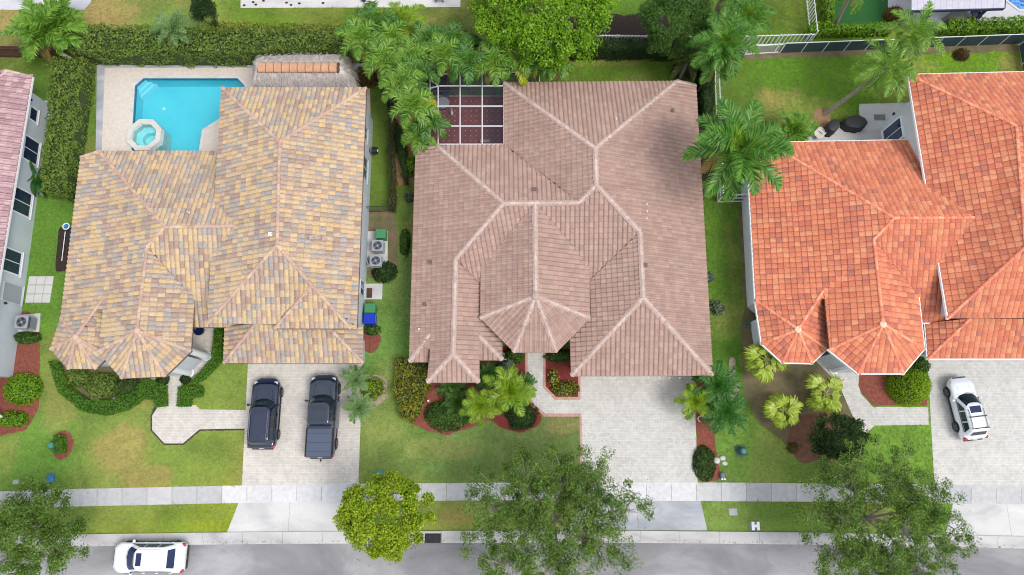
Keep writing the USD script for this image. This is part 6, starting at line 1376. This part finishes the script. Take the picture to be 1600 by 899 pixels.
tt = thing('tray_table', 'low white tray table with a brown stick at the orange roof edge', 'table', base=(*P(1281, 208, .4)[:2], .03)); b = tt.base
obj('table_top', MB().box(b + [0, 0, .4], (.95, .62, .04), .75, .01), 'travertine', tt)
for dx, dy in ((-.2, -.35), (.35, .1), (-.35, -.1), (.2, .4)): obj('leg', MB().bar(b + [dx, dy, 0], b + [dx, dy, .4], .04), 'white_paint', tt)
for s_, e_ in (((-.02, -.52), (.52, .02)), ((-.52, -.05), (.0, .5))): obj('rim_bar', MB().bar(b + [s_[0], s_[1], .43], b + [e_[0], e_[1], .43], .04), 'white_paint', tt)
obj('walking_stick', MB().tube([b + [-.08, .12, .45], b + [.14, -.12, .45]], .025, 6), 'wood_dark', None, 'short brown stick lying on the white tray table', 'stick')
c = P(1374, 184); obj('door_mat', MB().box((c[0], c[1], .045), (.9, .5, .025), 0, .008), 'canvas_grey', None, 'grey brown mat at the glass door of the orange roofed house', 'mat')
obj('wall_lamp', MB().box(on_wall(1398, 178, wa, wb) + [-.08, 0, 0], (.14, .16, .24), 0, .03), 'black_plastic', hr)
# pergola at the top right
pg = thing('pergola', 'pale flat roofed pergola with dark blue posts at the top right', 'pergola', base=(*P(1510, 30)[:2], 0)); zp = 2.7
A = np.array([P(1424, 16.5, zp), P(1569, 13, zp), P(1574, -60, zp), P(1424, -60, zp)])
for i in range(16):
    a = A[0] + (A[1] - A[0]) * i / 16; b = A[0] + (A[1] - A[0]) * (i + .97) / 16; c = A[3] + (A[2] - A[3]) * (i + .97) / 16; d = A[3] + (A[2] - A[3]) * i / 16
    obj('roof_board', MB().quad(a, b, c, d, .05), 'gazebo_roof', pg)
obj('fascia_beam', MB().bar(A[0] + [0, -.04, -.08], A[1] + [0, -.04, -.08], .1, .22), 'navy_metal', pg); obj('fascia_beam', MB().bar(A[1] + [.04, 0, -.08], A[2] + [.04, 0, -.08], .1, .22), 'navy_metal', pg)
for q in ((1465, 13.5), (1548, 12), (1432, 14)):
    c = P(*q, zp); obj('post', MB().box((c[0], c[1] + .15, zp / 2), (.2, .2, zp - .1), 0, .01), 'navy_metal', pg)
covered(1497, 27, 1.0, .42, .7, 'sofa under a grey cover at the pergola', 'covered sofa', 'covered_sofa', 0, 'canvas_grey', 5)
ca = thing('patio_chair', 'dark square armchair at the right of the covered sofa', 'chair', base=(*P(1524, 24, .4)[:2], .03)); b = ca.base
obj('seat', MB().box(b + [0, 0, .25], (.62, .6, .36), 0, .05), 'navy_metal', ca); obj('backrest', MB().box(b + [0, .32, .5], (.62, .12, .6), 0, .04), 'navy_metal', ca)
for s_ in (-.34, .34): obj('armrest', MB().box(b + [s_, 0, .4], (.1, .6, .4), 0, .03), 'navy_metal', ca)
bp = thing('swimming_pool', 'corner of a vivid blue pool at the top right edge', 'pool', base=(*P(1600, 0)[:2], 0))
gb = Polygon(PL([(1572, -30), (1568, -3), (1592, 15), (1640, 15), (1660, -30)]))
obj('liner', MB().prism(gb, .0, .04), 'pool_blue', bp); obj('water', MB().prism(gb, .05, .06), 'water', bp); obj('coping', MB().prism(gb.buffer(.2).difference(gb), .0, .075), 'coping', bp)
# clutter on the top terraces
ts = thing('terrace_bench', 'dark bench slat on the pale top terrace, right end', 'bench', base=P(687, 3)); b = ts.base
obj('seat', MB().box(b + [0, 0, .42], (.8, .28, .05), 0, .01), 'fence_grey', ts)
for s_ in (-.3, .3): obj('leg', MB().box(b + [s_, 0, .2], (.06, .24, .4)), 'fence_grey', ts)
pw = thing('flower_pot', 'dark pot on the pale top terrace, left of the bench', 'pot', base=P(569, 2)); obj('bowl', MB().lathe([(.14, 0), (.22, .3), (.2, .32), (.16, .26), (0, .24)], pw.base, 14), 'black_plastic', pw); obj('soil', MB().lathe([(.17, .25), (0, .26)], pw.base, 12), 'mulch_dark', pw)
for i, (x, y) in enumerate([(382, 9), (396, 4), (400, 8), (448, 5), (455, 8.5), (468, 6), (505, 5.5), (412, 2)]):
    c = P(x, y); v = trimesh.creation.icosphere(1); v.apply_scale([.12, .09, .06]); v.apply_translation(c + [0, 0, .05]); obj('fallen_leaf_heap', v, 'mulch_dark', None, 'small dark leaf heap on the pale top terrace', 'leaf heap', 'dark leaf heaps on the top terrace')
# ================================================================== vehicles (front towards +y before turning)
def rr_ring(hx, y0, y1, rf, rb, z, n=8, bow=0.0):
    """A rounded rectangle outline seen from above; rf, rb are the front and rear corner radii."""
    P_ = []
    for cx_, cy_, r, a0 in ((hx - rf, y1 - rf, rf, 0), (-hx + rf, y1 - rf, rf, PI / 2), (-hx + rb, y0 + rb, rb, PI), (hx - rb, y0 + rb, rb, 3 * PI / 2)):
        for a in np.linspace(a0, a0 + PI / 2, n): P_.append((cx_ + r * math.cos(a), cy_ + r * math.sin(a), z))
    A = np.array(P_)
    if bow:
        fr = A[:, 1] > (y0 + y1) / 2; A[fr, 1] += bow * (1 - (A[fr, 0] / hx) ** 2)
    return A
def lift(R, f): R = R.copy(); R[:, 2] = f(R); return R
def car(name, label, px, py, rz, L=4.75, W=1.92, paint='paint_white', belt=1.02, roof=1.70, wind=(.95, .25), rear=(-1.72, -2.12), sunroof=None, rails=False, racks=(), pickup=False, glass='glass_car', tall=0.0, antenna=False, windows=3, cat='car', group=None, tail='red_lens', hood_z=None, rear_glass=True):
    g = P(px, py); t = local_thing(name, label, cat, group, (g[0], g[1], .03), rz)
    H, hw = L / 2, W / 2; hz = hood_z or belt - .02
    sh = lambda R: np.where(R[:, 1] > wind[0], hz - .16 * np.clip((R[:, 1] - wind[0]) / (H - wind[0]), 0, 1) ** 2.2, belt)
    body = MB()
    R = [rr_ring(hw - .10, -H + .10, H - .12, .45, .3, .26, bow=.08), rr_ring(hw - .02, -H + .02, H - .04, .5, .3, .48, bow=.1), rr_ring(hw, -H, H, .52, .3, .66, bow=.12)]
    R.append(lift(rr_ring(hw - .02, -H + .03, H - .10, .5, .3, .85, bow=.12), lambda R: sh(R) - .10))
    R.append(lift(rr_ring(hw - .10, -H + .10, H - .26, .46, .28, 1, bow=.12), lambda R: sh(R) - .015))
    R.append(lift(rr_ring(hw - .22, -H + .22, H - .46, .4, .25, 1, bow=.1), lambda R: sh(R) + .015))
    body.loft(R); top = R[-1]
    c_ = np.array([0, 0, belt + .0])
    # the upper skin from the shoulder ring inward follows the hood
    inner = lift(rr_ring(hw - .5, -H + .5, H - .8, .25, .2, 1, bow=.08), lambda R: sh(R) + .04); body.loft([top, inner])
    obj('body', body, paint, t, smooth=38)
    for yy in (wind[0] + .02,): obj('hood_seam', MB().tube([(x, yy + .12 * (1 - (x / hw) ** 2), hz + .018) for x in np.linspace(-hw + .25, hw - .25, 9)], .012, 4), 'black_plastic', t)
    for s_ in (-1, 1): obj('hood_crease', MB().tube([(s_ * (hw - .42), wind[0] + .1, hz + .028), (s_ * (hw - .46), (wind[0] + H) / 2, hz + .0), (s_ * (hw - .55), H - .55, hz - .085)], .022, 5), paint, t)
    # cabin
    yr0, yr1 = (rear[0], wind[1])
    cb = [lift(rr_ring(hw - .10, rear[1] + .02, wind[0], .42, .28, 1, bow=.16), lambda R: sh(R) - .04), rr_ring(hw - .22, rear[0] - (rear[0] - rear[1]) * .12, wind[1] + (wind[0] - wind[1]) * .12, .36, .22, roof - .10, bow=.14), rr_ring(hw - .27, rear[0] + .02, wind[1] - .02, .34, .2, roof - .03, bow=.12), rr_ring(hw - .36, rear[0] + .14, wind[1] - .14, .3, .18, roof, bow=.1), rr_ring(hw - .62, rear[0] + .5, wind[1] - .5, .18, .12, roof + .02)]
    obj('cabin', MB().loft(cb), paint, t, smooth=38)
    b0, b1 = belt + .03, roof - .1
    def at(z): k = (z - (belt - .04)) / (roof - .10 - belt + .04); return hw - .10 - .12 * k, rear[1] + .02 + (rear[0] - (rear[0] - rear[1]) * .12 - rear[1] - .02) * k, wind[0] + (wind[1] + (wind[0] - wind[1]) * .12 - wind[0]) * k
    # windscreen: a bowed strip just proud of the cabin
    def screen(front, z0, z1, inset):
        m = MB(); nu = 11; V = []
        for z in (z0, z1):
            hx, ya, yb = at(z); bow = .16 if front else 0.0
            for x in np.linspace(-hx + inset, hx - inset, nu):
                e = max(0, abs(x) - (hx - .42)) if front else max(0, abs(x) - (hx - .28)); cr = (.42 - math.sqrt(max(.42 ** 2 - e ** 2, 0))) if front else (.28 - math.sqrt(max(.28 ** 2 - e ** 2, 0)))
                y = yb + bow * (1 - (x / hx) ** 2) - cr + .018 if front else ya + cr - .018
                V.append((x, y, z + .012))
        return m.add(np.array(V), [(i, i + 1, nu + i + 1, nu + i) if not front else (i + 1, i, nu + i, nu + i + 1) for i in range(nu - 1)])
    obj('windscreen', screen(True, b0 + .0, b1 + .03, .13), glass, t, smooth=60)
    for s_ in (-1, 1): obj('wiper', MB().tube([(s_ * .08, wind[0] + .16, b0 + .02), (s_ * .08 + .5 * (1 if s_ > 0 else 1) - (.25 if s_ < 0 else 0), wind[0] + .02, b0 + .06)], .012, 4), 'black_plastic', t)
    if rear_glass: obj('rear_window', screen(False, b0 + .12, b1 - .02, .2), glass, t, smooth=60)
    ys = np.linspace(rear[1] + .34, wind[0] - .34, windows + 1)
    for s_ in (-1, 1):
        for i in range(windows):
            q = []
            for z, sh_ in ((b0 + .03, 0), (b1 - .04, 1)):
                hx, ya, yb = at(z); lo = ys[i] + .04; hi = ys[i + 1] - .04
                lo = max(lo, ya + .30); hi = min(hi, yb - .26)
                q.append(((s_ * (hx + .012), lo, z), (s_ * (hx + .012), hi, z)))
            (a, b), (d, c2) = q
            obj('side_window', MB().quad(a, b, c2, d) if s_ > 0 else MB().quad(b, a, d, c2), glass, t)
            obj('door_handle', MB().box((s_ * (hw - .0), ys[i] + .2, belt - .17), (.05, .2, .04), 0, .01), paint, t)
        obj('belt_trim', MB().bar((s_ * (hw - .085), rear[1] + .4, belt + .02), (s_ * (hw - .085), wind[0] - .3, belt + .02), .03, .03), 'black_plastic', t)
        obj('sill', MB().box((s_ * (hw - .05), 0, .30), (.12, L * .5, .12), 0, .03), 'black_plastic', t)
        m_ = obj('mirror', MB().box((s_ * (hw + .10), wind[0] - .28, belt + .03), (.22, .17, .15), s_ * .15, .05), paint, t); obj('mirror_arm', MB().bar((s_ * (hw - .1), wind[0] - .26, belt - .02), (s_ * (hw + .05), wind[0] - .27, belt), .05), 'black_plastic', t)
        obj('headlight', MB().loft([rr_ring(.16, H - .52, H - .16, .1, .08, .70) + [s_ * (hw - .26), 0, 0], rr_ring(.14, H - .50, H - .19, .1, .08, hz - .125) + [s_ * (hw - .29), 0, 0]]), 'clear_lens', t, smooth=40)
        obj('tail_light', MB().box((s_ * (hw - .16), -H + .13, .84), (.28, .24, .26), 0, .06), tail, t)
        for y in (H - .92, -H + .98):
            r = .36 + tall; w = obj('wheel', MB().lathe([(0, -.115), (r * .7, -.115), (r * .94, -.10), (r, -.06), (r, .06), (r * .94, .10), (r * .7, .115), (0, .115)], (0, 0, 0), 24), 'tyre', t)
            pr = stage.GetPrimAtPath(w.path); X = UsdGeom.Xformable(pr); X.AddTranslateOp().Set(Gf.Vec3d(s_ * (hw - .065), y, r - .02)); X.AddRotateYOp().Set(90.0)
            rim = MB()
            for k in range(5):
                a = k * 2 * PI / 5; d = np.array([math.cos(a), math.sin(a), 0]); p_ = np.array([-d[1], d[0], 0]); zz = s_ * .125
                rim.quad(d * .05 + p_ * .05 + [0, 0, zz], d * .05 - p_ * .05 + [0, 0, zz], d * r * .68 - p_ * .035 + [0, 0, zz], d * r * .68 + p_ * .035 + [0, 0, zz], .006 * s_)
            rim.lathe([(r * .72, s_ * .117), (r * .72, s_ * .127), (r * .64, s_ * .127), (r * .64, s_ * .117)], (0, 0, 0), 24)
            obj('rim', rim, 'alloy', w)
            arch = MB(); A_ = np.linspace(0, PI, 13); rr_ = r + .07; V = []
            for a in A_: V += [(s_ * (hw + .012), y + rr_ * math.cos(a), r - .02 + rr_ * math.sin(a)), (s_ * (hw + .012), y + (rr_ - .06) * math.cos(a), r - .02 + (rr_ - .06) * math.sin(a)), (s_ * (hw - .12), y + rr_ * math.cos(a), r - .02 + rr_ * math.sin(a))]
            arch.add(np.array(V), [(3 * i + k_, 3 * i + k_ + 1 if k_ == 0 else 3 * i, 3 * i + 4 if k_ == 0 else 3 * i + 3, 3 * i + 3 if k_ == 0 else 3 * i + 5) if k_ == 0 else (3 * i, 3 * i + 3, 3 * i + 5, 3 * i + 2) for i in range(12) for k_ in (0, 1)])
            obj('wheel_arch', arch, 'black_plastic', t)
    obj('grille', MB().box((0, H - .02, .62), (W * .55, .14, .26), 0, .04), 'black_plastic', t); obj('rear_bumper', MB().box((0, -H + .0, .5), (W * .78, .16, .2), 0, .06), 'black_plastic', t)
    obj('number_plate', MB().box((0, -H - .005, .72), (.32, .05, .16), 0, .005), 'plate_white', t)
    if sunroof: obj('sunroof', MB().box((0, sunroof[0], roof + .012), (sunroof[1], sunroof[2], .03), 0, .012), 'glass_blue', t)
    if rails:
        for s_ in (-1, 1): obj('roof_rail', MB().tube([(s_ * (hw - .36), rear[0] + .12, roof + .0), (s_ * (hw - .37), rear[0] + .25, roof + .06), (s_ * (hw - .37), wind[1] - .35, roof + .06), (s_ * (hw - .36), wind[1] - .2, roof)], .022, 6), 'grey_metal' if rails is True else rails, t)
    for y in racks: obj('rack_bar', MB().box((0, y, roof + .09), (W - .52, .07, .04), 0, .012), 'black_plastic', t)
    if antenna: obj('antenna_fin', MB().loft([np.array([(-.03, rear[0] + .2, roof), (.03, rear[0] + .2, roof), (.03, rear[0] + .36, roof), (-.03, rear[0] + .36, roof)]), np.array([(-.01, rear[0] + .2, roof + .09), (.01, rear[0] + .2, roof + .09), (.01, rear[0] + .24, roof + .09), (-.01, rear[0] + .24, roof + .09)])]), paint, t)
    return t, hw, H
car('parked_car', 'blue black large car parked on the driveway left of the pickup', 419, 647, 0, 4.85, 1.96, 'paint_blue', 1.05, 1.74, (.86, .30), (-1.95, -2.25), None, 'grey_metal', antenna=True, windows=3)
t, hw, H = car('pickup_truck', 'slate blue black pickup truck with a flat cover over its bed', 508.5, 651, 0, 5.75, 2.0, 'paint_slate', 1.16, 1.86, (1.32, .78), (-.62, -.78), None, False, tall=.04, windows=2, cat='truck', hood_z=1.16)
for k in range(9): obj('roof_ridge', MB().box((-.44 + k * .11, .1, 1.885), (.03, 1.1, .02), 0, .008), 'paint_slate', t)
obj('bed_cover', MB().box((0, -1.83, 1.195), (1.74, 1.92, .07), 0, .025), 'tonneau', t)
for y in (-1.2, -1.84, -2.46): obj('cover_seam', MB().box((0, y, 1.232), (1.7, .018, .012)), 'black_plastic', t)
for s_ in (-1, 1): obj('bed_rail', MB().box((s_ * (hw - .08), -1.83, 1.19), (.09, 1.98, .10), 0, .03), 'black_plastic', t); obj('running_board', MB().box((s_ * (hw + .03), .1, .42), (.18, 1.9, .06), 0, .02), 'grey_metal', t)
obj('tow_hitch', MB().box((0, -H - .12, .5), (.09, .3, .07), 0, .01), 'black_plastic', t)
car('parked_car', 'silver white car with two roof bars on the driveway at the right', 1500, 639, 6.5, 4.35, 1.78, 'paint_silver', 1.0, 1.62, (.92, .14), (-1.60, -2.0), (-.12, .78, .46), 'black_plastic', (-.62, -1.42), glass='glass_car')
car('parked_car', 'white car with a small sunroof parked at the kerb on the road', 243, 868.5, 90, 4.85, 1.96, 'paint_white', 1.02, 1.66, (1.30, .46), (-1.45, -2.08), (.28, .80, .36), 'paint_white', glass='glass_blue', antenna=True)
